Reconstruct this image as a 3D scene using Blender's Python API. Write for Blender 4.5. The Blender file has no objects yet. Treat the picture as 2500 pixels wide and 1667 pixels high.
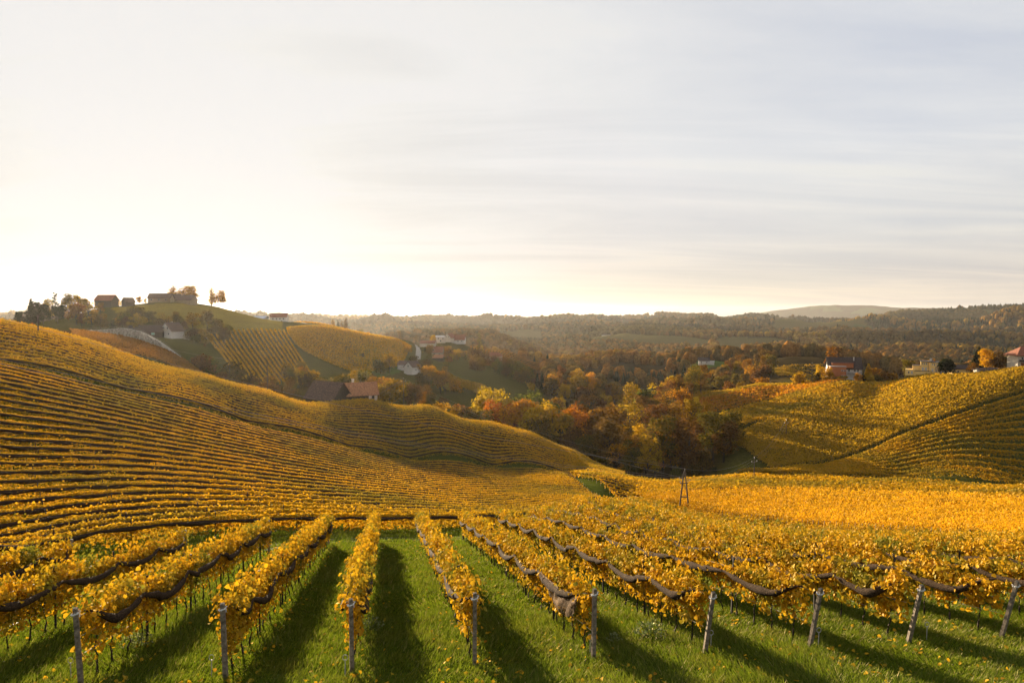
import bpy, math, random
import numpy as np

# ------------------------------------------------------------------ scene, camera, sky, sun
SC = bpy.context.scene
COL = SC.collection
PITCH = math.radians(2.34)
FPX = 1667.0                                   # focal length in photo pixels (24 mm on 36 mm)
cam_data = bpy.data.cameras.new("camera")
cam_data.lens = 24.0
cam_data.sensor_width = 36.0
cam_data.clip_start = 0.3
cam_data.clip_end = 60000.0
cam = bpy.data.objects.new("camera", cam_data)
cam.location = (0, 0, 0)
cam.rotation_euler = (math.pi / 2 - PITCH, 0, 0)
COL.objects.link(cam)
SC.camera = cam

SUN_EL = math.radians(7.0)
SUN_AZ = math.radians(-25.5)                   # from +Y towards +X
SUN_DIR = (math.sin(SUN_AZ) * math.cos(SUN_EL), math.cos(SUN_AZ) * math.cos(SUN_EL), math.sin(SUN_EL))
SC.view_settings.view_transform = 'Standard'
SC.view_settings.look = 'None'
SC.view_settings.gamma = 1.0
SC.view_settings.exposure = 2.0
SC.render.engine = 'CYCLES'
SC.cycles.use_denoising = True
SC.cycles.max_bounces = 8
SC.cycles.diffuse_bounces = 3
SC.cycles.glossy_bounces = 2
SC.cycles.transmission_bounces = 4
SC.cycles.transparent_max_bounces = 6
SC.cycles.volume_bounces = 0
SC.cycles.caustics_reflective = False
SC.cycles.caustics_refractive = False


class NT:
    """small helper for node trees"""
    def __init__(self, tree):
        self.t = tree
        tree.nodes.clear()

    def n(self, kind, **kw):
        nd = self.t.nodes.new(kind)
        for k, v in kw.items():
            if k.startswith('i_'):
                key = k[2:]
                key = int(key) if key.isdigit() else key.replace('_', ' ')
                nd.inputs[key].default_value = v
            else:
                setattr(nd, k, v)
        return nd

    def l(self, a, b):
        self.t.links.new(a, b)

    def math(self, op, a, b=None, clamp=False):
        nd = self.t.nodes.new('ShaderNodeMath')
        nd.operation = op
        nd.use_clamp = clamp
        for i, x in enumerate((a, b)):
            if x is None:
                continue
            if isinstance(x, (int, float)):
                nd.inputs[i].default_value = x
            else:
                self.l(x, nd.inputs[i])
        return nd.outputs[0]

    def mix(self, fac, a, b, mode='MIX'):
        nd = self.t.nodes.new('ShaderNodeMix')
        nd.data_type = 'RGBA'
        nd.blend_type = mode
        for sock, x in ((nd.inputs[0], fac), (nd.inputs[6], a), (nd.inputs[7], b)):
            if isinstance(x, (int, float)):
                sock.default_value = x
            elif isinstance(x, (tuple, list)):
                sock.default_value = (x[0], x[1], x[2], 1)
            else:
                self.l(x, sock)
        return nd.outputs[2]

    def ramp(self, fac, stops, interp='LINEAR'):
        nd = self.t.nodes.new('ShaderNodeValToRGB')
        cr = nd.color_ramp
        cr.interpolation = interp
        while len(cr.elements) > 1:
            cr.elements.remove(cr.elements[-1])
        for i, (p, c) in enumerate(stops):
            e = cr.elements[0] if i == 0 else cr.elements.new(p)
            e.position = p
            c = (c, c, c) if isinstance(c, (int, float)) else c
            e.color = (c[0], c[1], c[2], 1)
        self.l(fac, nd.inputs[0])
        return nd.outputs[0]


def build_world():
    w = bpy.data.worlds.new("World")
    SC.world = w
    w.use_nodes = True
    g = NT(w.node_tree)
    out = g.n('ShaderNodeOutputWorld')
    bg = g.n('ShaderNodeBackground')
    bg.inputs['Strength'].default_value = 0.05
    sky = g.n('ShaderNodeTexSky')
    sky.sky_type = 'NISHITA'
    sky.sun_disc = False
    sky.sun_elevation = SUN_EL
    sky.sun_rotation = SUN_AZ
    sky.altitude = 350
    sky.air_density = 1.0
    sky.dust_density = 2.0
    sky.ozone_density = 1.0
    tc = g.n('ShaderNodeTexCoord')
    sep = g.n('ShaderNodeSeparateXYZ')
    g.l(tc.outputs['Generated'], sep.inputs[0])
    # thin cirrus veil on a flat layer high above: direction projected on the layer
    zc = g.math('ADD', g.math('MAXIMUM', sep.outputs[2], 0.0), 0.10)
    px = g.math('DIVIDE', sep.outputs[0], zc)
    py = g.math('DIVIDE', sep.outputs[1], zc)
    cmb = g.n('ShaderNodeCombineXYZ')
    g.l(px, cmb.inputs[0]); g.l(py, cmb.inputs[1])
    mp = g.n('ShaderNodeMapping')
    mp.inputs['Rotation'].default_value = (0, 0, math.radians(48))
    mp.inputs['Scale'].default_value = (0.26, 1.0, 1)
    g.l(cmb.outputs[0], mp.inputs[0])
    n1 = g.n('ShaderNodeTexNoise', i_Scale=0.9, i_Detail=8.0, i_Roughness=0.60, i_Distortion=1.2)
    g.l(mp.outputs[0], n1.inputs['Vector'])
    mp2 = g.n('ShaderNodeMapping')
    mp2.inputs['Rotation'].default_value = (0, 0, math.radians(20))
    mp2.inputs['Scale'].default_value = (0.22, 0.4, 1)
    g.l(cmb.outputs[0], mp2.inputs[0])
    n2 = g.n('ShaderNodeTexNoise', i_Scale=1.3, i_Detail=4.0, i_Roughness=0.5)
    g.l(mp2.outputs[0], n2.inputs['Vector'])
    cl = g.math('ADD', g.math('MULTIPLY', n1.outputs['Fac'], 0.6), g.math('MULTIPLY', n2.outputs['Fac'], 0.4))
    veil = g.ramp(cl, [(0.42, 0.0), (0.50, 0.5), (0.565, 1.0)])
    # forward scattering of the veil round the sun
    dot = g.n('ShaderNodeVectorMath', operation='DOT_PRODUCT')
    nrm = g.n('ShaderNodeVectorMath', operation='NORMALIZE')
    g.l(tc.outputs['Generated'], nrm.inputs[0])
    g.l(nrm.outputs[0], dot.inputs[0])
    dot.inputs[1].default_value = SUN_DIR
    d = g.math('MAXIMUM', dot.outputs['Value'], 0.0)
    K = 1.0 / (2.0 ** SC.view_settings.exposure * 0.05)
    thin = g.ramp(d, [(0.0, (0.56, 0.60, 0.68)), (0.60, (0.64, 0.67, 0.74)), (0.80, (0.71, 0.72, 0.745)), (0.9, (0.70, 0.70, 0.70)), (1.0, (0.64, 0.63, 0.60))])
    thick = g.ramp(d, [(0.0, (0.74, 0.75, 0.77)), (0.60, (0.825, 0.825, 0.825)), (0.80, (0.85, 0.84, 0.83)), (0.9, (0.83, 0.825, 0.81)), (1.0, (0.72, 0.71, 0.68))])
    col = g.mix(veil, thin, thick)
    gl = g.math('ADD', g.math('MULTIPLY', g.math('POWER', d, 10.0), 0.12), g.math('MULTIPLY', g.math('POWER', d, 60.0), 0.2))
    glc = g.n('ShaderNodeVectorMath', operation='SCALE')
    glc.inputs[0].default_value = (1.0, 0.97, 0.90)
    g.l(gl, glc.inputs['Scale'])
    add = g.n('ShaderNodeVectorMath', operation='ADD')
    g.l(col, add.inputs[0]); g.l(glc.outputs[0], add.inputs[1])
    mn = g.n('ShaderNodeVectorMath', operation='MINIMUM')
    mn.inputs[1].default_value = (0.835, 0.825, 0.81)
    g.l(add.outputs[0], mn.inputs[0])
    # low air takes the blue out of the light near the horizon
    warm = g.ramp(sep.outputs[2], [(0.0, (1.0, 0.87, 0.71)), (0.04, (1.0, 0.90, 0.79)), (0.11, (1.0, 0.965, 0.91)), (0.22, (1, 1, 1))])
    wf = g.ramp(d, [(0.86, 1.0), (0.99, 0.25)])
    vc = g.mix(wf, mn.outputs[0], g.mix(1.0, mn.outputs[0], warm, 'MULTIPLY'))
    vs = g.n('ShaderNodeVectorMath', operation='SCALE')
    vs.inputs['Scale'].default_value = K
    g.l(vc, vs.inputs[0])
    # a little of the clear sky shows through the veil
    cap = g.n('ShaderNodeVectorMath', operation='MINIMUM')
    cap.inputs[1].default_value = (0.80 * K, 0.80 * K, 0.85 * K)
    g.l(sky.outputs[0], cap.inputs[0])
    m = g.mix(0.92, cap.outputs[0], vs.outputs[0])
    g.l(m, bg.inputs['Color'])
    g.l(bg.outputs[0], out.inputs['Surface'])


build_world()
sun_data = bpy.data.lights.new("sun", 'SUN')
sun_data.energy = 5.0
sun_data.angle = math.radians(0.6)
sun_data.color = (1.0, 0.80, 0.54)
sun = bpy.data.objects.new("sun", sun_data)
from mathutils import Vector, Matrix, noise as mnoise
sun.rotation_euler = Vector(SUN_DIR).to_track_quat('Z', 'Y').to_euler()
COL.objects.link(sun)

rng = np.random.default_rng(7)
random.seed(7)
# ------------------------------------------------------------------ lay of the land
CP, SP = math.cos(PITCH), math.sin(PITCH)


def P(u, v, y):
    """point seen at photo pixel (u, v) lying y metres ahead"""
    # the right hill swings towards the viewer at its right end
    y *= 1 - 0.13 * min(1.0, max(0.0, (u - 1850.0) / 650.0)) * float(np.interp(y, [195, 225, 420, 800], [0, 1, 1, 0]))
    a, b = (u - 1250.0) / FPX, (v - 833.5) / FPX
    dx, dy, dz = a, CP - b * SP, -SP - b * CP
    s = y / dy
    return (a * s, y, dz * s)


def XY(u, y, v=900):
    p = P(u, v, y)
    return (p[0], p[1])


# survey points (u, v, y, extra height): edges of the vineyard blocks first
A_BOT = [(-150, 1440, 31, 0), (0, 1400, 34.5, 0), (250, 1345, 42, 0), (480, 1318, 47, 0), (700, 1305, 49.5, 0), (960, 1302, 52, 0), (1150, 1293, 62, 0), (1300, 1278, 80, 0), (1400, 1258, 98, 0), (1485, 1236, 118, 0)]
A_TOP = [(-150, 880, 122, 0), (0, 905, 125, 0), (300, 975, 135, 0), (600, 1050, 150, 0), (850, 1108, 165, 0), (1000, 1135, 175, 0), (1200, 1152, 185, 0), (1370, 1163, 192, 0)]
B_BOT = [(-150, 868, 130, 0), (0, 893, 134, 0), (300, 962, 145, 0), (600, 1038, 161, 0), (850, 1097, 176, 0), (1000, 1125, 186, 0), (1200, 1143, 196, 0), (1370, 1157, 203, 0), (1525, 1169, 212, 0)]
B_TOP = [(-150, 767, 205, 0), (0, 795, 205, 0), (150, 828, 203, 0), (250, 855, 203, 0), (500, 928, 210, 0), (650, 965, 216, 0), (750, 995, 222, 0), (900, 988, 235, 0), (1050, 1001, 245, 0), (1200, 1039, 250, 0), (1300, 1069, 248, 0), (1400, 1111, 242, 0), (1525, 1165, 226, 0)]
I_BOT = [(1690, 1262, 124, 0), (1800, 1282, 107, 0), (1950, 1303, 91, 0), (2100, 1316, 79, 0), (2300, 1335, 67, 0), (2560, 1353, 56, 0)]
I_TOP = [(1540, 1218, 156, 0), (1700, 1213, 150, 0), (1842, 1211, 145, 0), (2100, 1218, 131, 0), (2300, 1228, 119, 0), (2560, 1243, 104, 0)]
J_BOT = [(1500, 1222, 150, 0), (1700, 1208, 156, 0), (1842, 1204, 152, 0), (2100, 1210, 138, 0), (2500, 1232, 114, 0), (2600, 1238, 108, 0)]
J_TOP = [(1372, 1162, 198, 0), (1525, 1172, 200, 0), (1700, 1178, 195, 0), (1842, 1168, 200, 0), (2000, 1172, 195, 0), (2200, 1180, 185, 0), (2500, 1200, 160, 0), (2600, 1206, 152, 0)]
G_BOT = [(1800, 1162, 216, 0), (1900, 1162, 214, 0), (2000, 1167, 210, 0), (2200, 1176, 203, 0), (2500, 1194, 183, 0), (2650, 1202, 174, 0)]
E4 = [(1880, 1160, 216, 0), (1950, 1148, 220, 0), (2200, 1076, 250, 0), (2500, 973, 298, 0), (2620, 935, 315, 0)]
E2 = [(1790, 1075, 265, 0), (1875, 1032, 285, 0), (2130, 975, 320, 0), (2300, 924, 348, 0), (2500, 904, 335, 0), (2620, 893, 328, 0)]
E1 = [(1780, 1012, 310, 0), (1875, 985, 325, 0), (2100, 941, 345, 0), (2250, 926, 350, 0)]
E0 = [(1685, 968, 350, 0), (1850, 942, 368, 0), (2000, 934, 366, 0), (2070, 927, 360, 0)]
CTRL = A_BOT + A_TOP + B_BOT + B_TOP + I_BOT + I_TOP + J_BOT + J_TOP + G_BOT + E4 + E2 + E1 + E0 + [
    (1480, 1180, 165, 0), (0, 1080, 80, 0), (600, 1150, 95, 0), (1000, 1210, 110, 0), (1250, 1230, 120, 0), (1670, 1257, 125, 0), (1575, 1236, 141, 0),
    # dips behind the crest of the barn hill
    (0, 797, 240, -4), (250, 852, 240, -4), (500, 925, 248, -5), (800, 990, 246, 0), (750, 985, 265, -4), (900, 984, 262, -2), (1050, 998, 275, -8), (1200, 1036, 285, -8), (1400, 1108, 272, -4), (1525, 1163, 250, -2),
    # brown field, stone wall and the hollow farm
    (100, 812, 275, 0), (200, 838, 268, 0), (350, 862, 268, 0), (440, 890, 280, 0), (200, 812, 335, 0), (300, 824, 325, 0), (380, 850, 303, 0), (450, 882, 290, 0),
    (420, 825, 400, 0), (300, 823, 385, 0), (350, 822, 395, 0), (300, 790, 430, 0), (490, 850, 370, 0), (520, 890, 330, 0), (450, 738, 520, 0), (390, 738, 505, 0), (250, 752, 470, 0), (320, 747, 485, 0),
    (150, 780, 430, 0), (60, 790, 415, 0), (0, 785, 445, 0), (-150, 778, 470, 0), (530, 750, 545, 0), (600, 768, 560, 0), (640, 780, 580, 0), (680, 787, 600, 0),
    (740, 795, 630, 0), (800, 804, 660, 0), (860, 816, 690, 0), (940, 842, 690, 0), (450, 738, 640, -18), (250, 752, 590, -16), (680, 786, 740, -22), (860, 814, 820, -16), (80, 785, 580, -14), (-200, 780, 640, -20),
    (505, 812, 455, 0), (600, 808, 470, 0), (690, 812, 482, 0), (600, 862, 395, 0), (700, 862, 410, 0), (590, 945, 312, 0), (700, 945, 325, 0), (775, 940, 350, 0),
    (1000, 832, 610, 0), (1010, 885, 500, 0), (850, 862, 480, 0), (850, 922, 405, 0), (770, 792, 620, 0), (900, 965, 325, 0), (1000, 985, 315, 0), (800, 965, 300, -3),
    # valley in the middle
    (1080, 905, 500, 0), (1180, 945, 450, 0), (1300, 1002, 400, 0), (1100, 935, 470, 0), (1180, 975, 430, 0), (1280, 1018, 385, 0), (1100, 1000, 320, -6), (1200, 1050, 310, -6), (1320, 1110, 300, -6),
    (1150, 880, 600, 0), (1060, 880, 560, 0), (1100, 833, 760, 0), (1050, 862, 650, 0), (1250, 862, 755, 0), (1400, 905, 700, 0), (1150, 872, 680, 0), (1330, 915, 640, 0), (1320, 950, 520, 0), (1400, 955, 500, 0), (1380, 965, 470, -3),
    (1100, 833, 900, -18), (1300, 870, 900, -15),
    (1450, 1130, 270, -3), (1600, 1150, 262, 0), (1700, 1160, 245, 0), (1780, 1152, 232, 0), (1550, 1080, 340, -3), (1450, 1010, 420, -12), (1600, 1000, 450, -8), (1640, 990, 370, 0),
    (1500, 930, 600, -12), (1650, 930, 600, -10), (1450, 850, 850, -14), (1500, 838, 900, -13), (1650, 860, 850, -13), (1500, 838, 1080, -30), (1720, 897, 650, 0), (1700, 885, 700, 0), (1780, 893, 660, 0),
    # far side of the right hill and the slopes behind it
    (1850, 940, 430, -8), (2060, 925, 420, -6), (2300, 918, 410, -4), (2500, 902, 400, -4), (2000, 915, 520, -10), (2300, 905, 560, -18), (2550, 890, 560, -18),
    (1890, 920, 480, 0), (1940, 895, 560, 0), (2010, 890, 570, 0), (1950, 922, 470, 0),
    (1950, 877, 900, 0), (1850, 870, 1000, 0), (2100, 878, 900, -6), (2300, 870, 900, -10), (2500, 860, 900, -8), (1250, 850, 1050, -14), (1000, 840, 1000, -14), (700, 800, 1000, -14), (300, 800, 1000, -30), (0, 800, 1000, -22)]


def plane_z(x, y):
    return -(5.0 + 0.228 * np.maximum(y, -14.0))


_pts = [P(u, v, y)[:2] + (P(u, v, y)[2] + h,) for u, v, y, h in CTRL]
for yy in (10, 14, 19, 25, 32):
    for k in range(-5, 6):
        xx = yy * k * 0.2
        _pts.append((xx, yy, float(plane_z(xx, yy)) - max(0, yy - 26) * max(0, k) * 0.012))
for xx, yy in ((-6, 40), (0, 40), (6, 42), (-12, 38), (4, 55), (8, 70)):
    _pts.append((xx, yy, float(plane_z(xx, yy))))
_pts = np.array(_pts)


def warp(x, y):
    r = np.hypot(x, y)
    az = np.clip(np.arctan2(x, y), -0.92, 0.92)
    return np.stack([az * 3.2, np.log(np.maximum(r, 6.0))], -1)


_C = warp(_pts[:, 0], _pts[:, 1])


def _phi(d2):
    return 0.5 * d2 * np.log(d2 + 1e-9)


_n = len(_C)
_D = ((_C[:, None] - _C[None]) ** 2).sum(-1)
_M = np.zeros((_n + 3, _n + 3))
_M[:_n, :_n] = _phi(_D) + np.eye(_n) * 2e-4
_M[:_n, _n] = 1; _M[:_n, _n + 1:] = _C
_M[_n:, :_n] = _M[:_n, _n:].T
_W = np.linalg.solve(_M, np.concatenate([_pts[:, 2], np.zeros(3)]))


def near_z(x, y):
    q = warp(x, y)
    out = np.empty(len(q))
    for i in range(0, len(q), 20000):
        s = q[i:i + 20000]
        d2 = ((s[:, None] - _C[None]) ** 2).sum(-1)
        out[i:i + 20000] = _phi(d2) @ _W[:_n] + _W[_n] + s @ _W[_n + 1:]
    return out


# smooth random fields (value noise) for land forms and colour patches
class Field:
    def __init__(self, seed, size=128):
        self.g = np.random.default_rng(seed).random((size, size))
        self.s = size

    def __call__(self, x, y):
        x0 = np.floor(x).astype(int); y0 = np.floor(y).astype(int)
        fx, fy = x - x0, y - y0
        fx = fx * fx * (3 - 2 * fx); fy = fy * fy * (3 - 2 * fy)
        g, s = self.g, self.s
        a = g[x0 % s, y0 % s]; b = g[(x0 + 1) % s, y0 % s]; c = g[x0 % s, (y0 + 1) % s]; d = g[(x0 + 1) % s, (y0 + 1) % s]
        return (a * (1 - fx) + b * fx) * (1 - fy) + (c * (1 - fx) + d * fx) * fy


F1, F2, F3 = Field(1), Field(2), Field(3)


def fbm(x, y, s, octv=4, f=F1):
    v, a, t = 0, 1.0, 0
    for k in range(octv):
        v = v + a * f(x / s * 2 ** k + 13.7 * k, y / s * 2 ** k + 7.1 * k); t += a; a *= 0.5
    return v / t


LAYERS = [  # distance, width in log r, crest (u, v)
    (1250, 0.13, [(-400, 806), (600, 815), (900, 822), (1000, 815), (1100, 809), (1200, 808), (1280, 836), (1340, 862), (1500, 868), (2600, 872)]),
    (1700, 0.12, [(-400, 800), (1300, 850), (1370, 835), (1480, 826), (1600, 832), (1750, 842), (1900, 866), (2100, 846), (2250, 840), (2350, 852), (2500, 842), (2900, 842)]),
    (2500, 0.14, [(-400, 790), (650, 792), (760, 797), (850, 803), (950, 800), (1100, 805), (1330, 812), (1500, 808), (1650, 806), (1800, 798), (1950, 818), (2100, 806), (2250, 800), (2400, 806), (2900, 800)]),
    (3300, 0.12, [(-400, 780), (700, 781), (900, 787), (1010, 782), (1150, 782), (1300, 785), (1450, 782), (1600, 778), (1750, 785), (1850, 776), (2000, 790), (2150, 780), (2300, 777), (2500, 772), (2900, 770)]),
    (4300, 0.13, [(-400, 775), (640, 770), (800, 777), (900, 782), (1000, 777), (1130, 772), (1260, 776), (1350, 768), (1376, 762), (1400, 766), (1450, 768), (1500, 764), (1550, 760), (1630, 756), (1740, 760), (1765, 770), (1830, 761), (1900, 762), (2000, 769), (2100, 770), (2200, 757), (2300, 750), (2400, 743), (2500, 742), (2900, 738)]),
    (6500, 0.10, [(-400, 768), (0, 764), (90, 770), (300, 772), (640, 768), (800, 772), (1100, 790), (2900, 800)]),
    (10500, 0.12, [(-400, 752), (0, 748), (60, 749), (100, 754), (400, 760), (650, 763), (760, 766), (900, 768), (1000, 772), (1150, 778), (1700, 780), (1840, 764), (1950, 752), (2040, 746), (2120, 747), (2190, 752), (2300, 756), (2500, 756), (2900, 752)])]


def far_z(x, y):
    r = np.hypot(x, y)
    u = 1250 + FPX * np.tan(np.clip(np.arctan2(x, y), -0.8, 0.8))
    lr = np.log(np.maximum(r, 1))
    z = np.full(x.shape, -88.0)
    z = np.where(r > 5000, -60.0, z)
    wob = (fbm(x, y, 900, 3, F2) - 0.5)
    for i, (R, w, pr) in enumerate(LAYERS):
        pu, pv = np.array(pr, float).T
        cv = np.interp(u, pu, pv) + (14.0 if R < 4000 else (14.0 if R < 5000 else 0)) + (fbm(u + 311.0 * i, u * 0 + 5.0 * i, 170, 3, F1) - 0.5) * (16 if R < 4000 else 4)
        tz = -np.tan(PITCH + np.arctan((cv - 833.5) / FPX)) * R
        b = np.exp(-((lr - math.log(R) - wob * 0.22) / (w * 0.72)) ** 2)
        zz = -88 + (tz + 88) * b
        z = np.maximum(z, zz)
    k = np.clip((r - 900) / 1600, 0, 1)
    rid = np.abs(fbm(x, y, 640, 4, F3) - 0.5) * 2
    z = z + k * ((0.42 - rid) * 120 * np.clip(1.4 - np.abs(lr - math.log(2600)), 0.25, 1) * np.clip((4100 - r) / 900, 0.12, 1))
    z = z + np.clip((r - 2300) / 1500, 0, 1) * (fbm(x, y, 260, 3, F1) - 0.5) * 26
    return z


NEAR_END, FAR_START = 780.0, 1250.0


def terrain_z(x, y):
    r = np.hypot(x, y)
    t = np.clip((np.log(np.maximum(r, 1)) - math.log(NEAR_END)) / (math.log(FAR_START) - math.log(NEAR_END)), 0, 1)
    t = t * t * (3 - 2 * t)
    z = np.zeros(x.shape)
    m = t < 1
    z[m] = near_z(x[m], y[m])
    z[m] += (fbm(x[m], y[m], 26, 2) - 0.5) * np.clip((r[m] - 40) / 200, 0, 1) * 1.0
    c = np.clip((r - 13) / 8, 0, 1)
    c = c * c * (3 - 2 * c)
    z = plane_z(x, y) * (1 - c) + z * c
    m = t > 0
    z[m] = z[m] * (1 - t[m]) + far_z(x[m], y[m]) * t[m]
    return z


_azf = np.radians(np.arange(-44, 44.01, 0.15))
_azc = np.radians(np.concatenate([np.arange(-180, -44.5, 3.0), np.array([])]))
AZ = np.concatenate([_azc, _azf, -_azc[::-1]])
LR = np.concatenate([np.log([0.6, 2, 4, 6, 8]), np.linspace(math.log(9.5), math.log(1250), 480), np.linspace(math.log(1250), math.log(12800), 225)[1:]])
_ga, _gl = np.meshgrid(AZ, LR, indexing='ij')
GX, GY = np.sin(_ga) * np.exp(_gl), np.cos(_ga) * np.exp(_gl)
GZ = terrain_z(GX.ravel(), GY.ravel()).reshape(GX.shape)
# sight line: highest slope met before each grid point (what stands in front)
_sl = GZ / np.exp(_gl)
HOR = np.maximum.accumulate(_sl, axis=1)


def _grid(x, y):
    a = np.interp(np.arctan2(x, y), AZ, np.arange(len(AZ)))
    b = np.interp(np.log(np.maximum(np.hypot(x, y), 0.7)), LR, np.arange(len(LR)))
    i = np.clip(a.astype(int), 0, len(AZ) - 2); j = np.clip(b.astype(int), 0, len(LR) - 2)
    return i, j, a - i, b - j


def hz(x, y, G=None):
    """ground height"""
    G = GZ if G is None else G
    x = np.atleast_1d(np.asarray(x, float)); y = np.atleast_1d(np.asarray(y, float))
    i, j, a, b = _grid(x, y)
    return (G[i, j] * (1 - a) + G[i + 1, j] * a) * (1 - b) + (G[i, j + 1] * (1 - a) + G[i + 1, j + 1] * a) * b


def in_sight(x, y, h, margin=4.0):
    """could a thing of height h at (x, y) show over the ground in front of it"""
    r = np.hypot(x, y)
    return (hz(x, y) + h + margin) / r >= hz(x, y, HOR)


def curve(pts, n=60):
    """plan curve through survey points (u, v, y, h), evenly resampled"""
    q = np.array([P(u, v, y)[:2] for u, v, y, _ in pts])
    d = np.concatenate([[0], np.cumsum(np.hypot(*np.diff(q, axis=0).T))])
    # smooth by Catmull-Rom
    t = np.linspace(0, d[-1], n)
    out = np.empty((n, 2))
    for k in range(2):
        m = np.gradient(q[:, k], d)
        j = np.clip(np.searchsorted(d, t) - 1, 0, len(d) - 2)
        h = d[j + 1] - d[j]; s = (t - d[j]) / h
        out[:, k] = ((2 * s**3 - 3 * s**2 + 1) * q[j, k] + (s**3 - 2 * s**2 + s) * h * m[j] + (-2 * s**3 + 3 * s**2) * q[j + 1, k] + (s**3 - s**2) * h * m[j + 1])
    return out
# ------------------------------------------------------------------ mesh and object helpers
def big_mesh(name, V, F, mats=(), attrs=None, smooth=False):
    """mesh from arrays; F has a fixed number of corners"""
    V = np.asarray(V, np.float32); F = np.asarray(F, np.int32)
    me = bpy.data.meshes.new(name)
    k = F.shape[1]
    me.vertices.add(len(V)); me.vertices.foreach_set('co', V.ravel())
    me.loops.add(F.size); me.loops.foreach_set('vertex_index', F.ravel())
    me.polygons.add(len(F)); me.polygons.foreach_set('loop_start', np.arange(0, F.size, k, dtype=np.int32))
    if smooth:
        me.polygons.foreach_set('use_smooth', np.ones(len(F), dtype=bool))
    for m in mats:
        me.materials.append(m)
    if attrs:
        for an, (typ, arr) in attrs.items():
            a = me.attributes.new(an, typ, 'POINT')
            arr = np.asarray(arr, np.float32)
            if typ == 'FLOAT_COLOR':
                if arr.shape[1] == 3:
                    arr = np.concatenate([arr, np.ones((len(arr), 1), np.float32)], 1)
                a.data.foreach_set('color', np.ascontiguousarray(arr).ravel())
            else:
                a.data.foreach_set('value', arr.ravel())
    me.update(calc_edges=True)
    return me


def link(name, data, parent=None, loc=None, rot=None, scale=None):
    o = bpy.data.objects.new(name, data)
    COL.objects.link(o)
    if parent is not None:
        o.parent = parent
    if loc is not None:
        o.location = loc
    if rot is not None:
        o.rotation_euler = rot
    if scale is not None:
        o.scale = scale
    return o


def tag(o, label=None, cat=None, group=None, kind=None):
    for k, v in (('label', label), ('category', cat), ('group', group), ('kind', kind)):
        if v:
            o[k] = v
    return o


class MB:
    """collects simple solids into one mesh"""
    def __init__(self):
        self.v, self.f, self.m = [], [], []

    def add(self, verts, faces, mi=0):
        b = len(self.v)
        self.v += [tuple(map(float, p)) for p in verts]
        self.f += [tuple(b + i for i in f) for f in faces]
        self.m += [mi] * len(faces)
        return self

    def box(self, c, s, rz=0.0, mi=0, taper=1.0):
        x, y, z = s[0] / 2, s[1] / 2, s[2] / 2
        ca, sa = math.cos(rz), math.sin(rz)
        vs = []
        for dz, t in ((-z, 1.0), (z, taper)):
            for dx, dy in ((-x, -y), (x, -y), (x, y), (-x, y)):
                dx *= t; dy *= t
                vs.append((c[0] + dx * ca - dy * sa, c[1] + dx * sa + dy * ca, c[2] + dz))
        return self.add(vs, [(3, 2, 1, 0), (4, 5, 6, 7), (0, 1, 5, 4), (1, 2, 6, 5), (2, 3, 7, 6), (3, 0, 4, 7)], mi)

    def tube(self, pts, rad, n=6, mi=0, caps=True, flat=(1.0, 1.0)):
        pts = [Vector(p) for p in pts]
        if isinstance(rad, (int, float)):
            rad = [rad] * len(pts)
        vs, fs = [], []
        for i, p in enumerate(pts):
            t = (pts[min(i + 1, len(pts) - 1)] - pts[max(i - 1, 0)]).normalized()
            a = t.cross(Vector((0, 0, 1)))
            if a.length < 1e-3:
                a = Vector((1, 0, 0))
            a.normalize()
            b = a.cross(t)
            for k in range(n):
                w = 2 * math.pi * k / n
                vs.append(p + a * (math.cos(w) * rad[i] * flat[0]) + b * (math.sin(w) * rad[i] * flat[1]))
        for i in range(len(pts) - 1):
            for k in range(n):
                fs.append((i * n + k, i * n + (k + 1) % n, (i + 1) * n + (k + 1) % n, (i + 1) * n + k))
        if caps:
            fs.append(tuple(range(n - 1, -1, -1)))
            fs.append(tuple((len(pts) - 1) * n + k for k in range(n)))
        return self.add(vs, fs, mi)

    def mesh(self, name, *mats, smooth=False):
        me = bpy.data.meshes.new(name)
        me.from_pydata(self.v, [], self.f)
        for m in mats:
            me.materials.append(m)
        if len(mats) > 1:
            me.polygons.foreach_set('material_index', self.m)
        if smooth:
            me.polygons.foreach_set('use_smooth', [True] * len(self.f))
        me.update()
        return me

    def obj(self, name, parent, *mats, smooth=False, loc=None):
        return link(name, self.mesh(name, *mats, smooth=smooth), parent, loc)


# ------------------------------------------------------------------ materials
MATS = {}


def mat(name, color, rough=0.8, vary=0.25, scale=3.0, bump=0.0, color2=None, spec=0.25, metal=0.0, coord='Object'):
    """painted, plastered, wooden or metal surface with noise in its colour"""
    if name in MATS:
        return MATS[name]
    m = bpy.data.materials.new(name)
    m.use_nodes = True
    g = NT(m.node_tree)
    out = g.n('ShaderNodeOutputMaterial')
    b = g.n('ShaderNodeBsdfPrincipled')
    b.inputs['Roughness'].default_value = rough
    b.inputs['Specular IOR Level'].default_value = spec
    b.inputs['Metallic'].default_value = metal
    tc = g.n('ShaderNodeTexCoord')
    nz = g.n('ShaderNodeTexNoise', i_Scale=scale, i_Detail=5.0, i_Roughness=0.65)
    g.l(tc.outputs[coord], nz.inputs['Vector'])
    c2 = color2 or tuple(max(0.0, c * (1 - vary * 1.6)) for c in color)
    c1 = tuple(min(0.95, c * (1 + vary * 0.6)) for c in color)
    f = g.ramp(nz.outputs['Fac'], [(0.33, 0.0), (0.68, 1.0)])
    g.l(g.mix(f, c2, c1), b.inputs['Base Color'])
    if bump:
        bp = g.n('ShaderNodeBump', i_Strength=bump, i_Distance=0.03)
        g.l(nz.outputs['Fac'], bp.inputs['Height'])
        g.l(bp.outputs[0], b.inputs['Normal'])
    g.l(b.outputs[0], out.inputs['Surface'])
    MATS[name] = m
    return m


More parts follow.
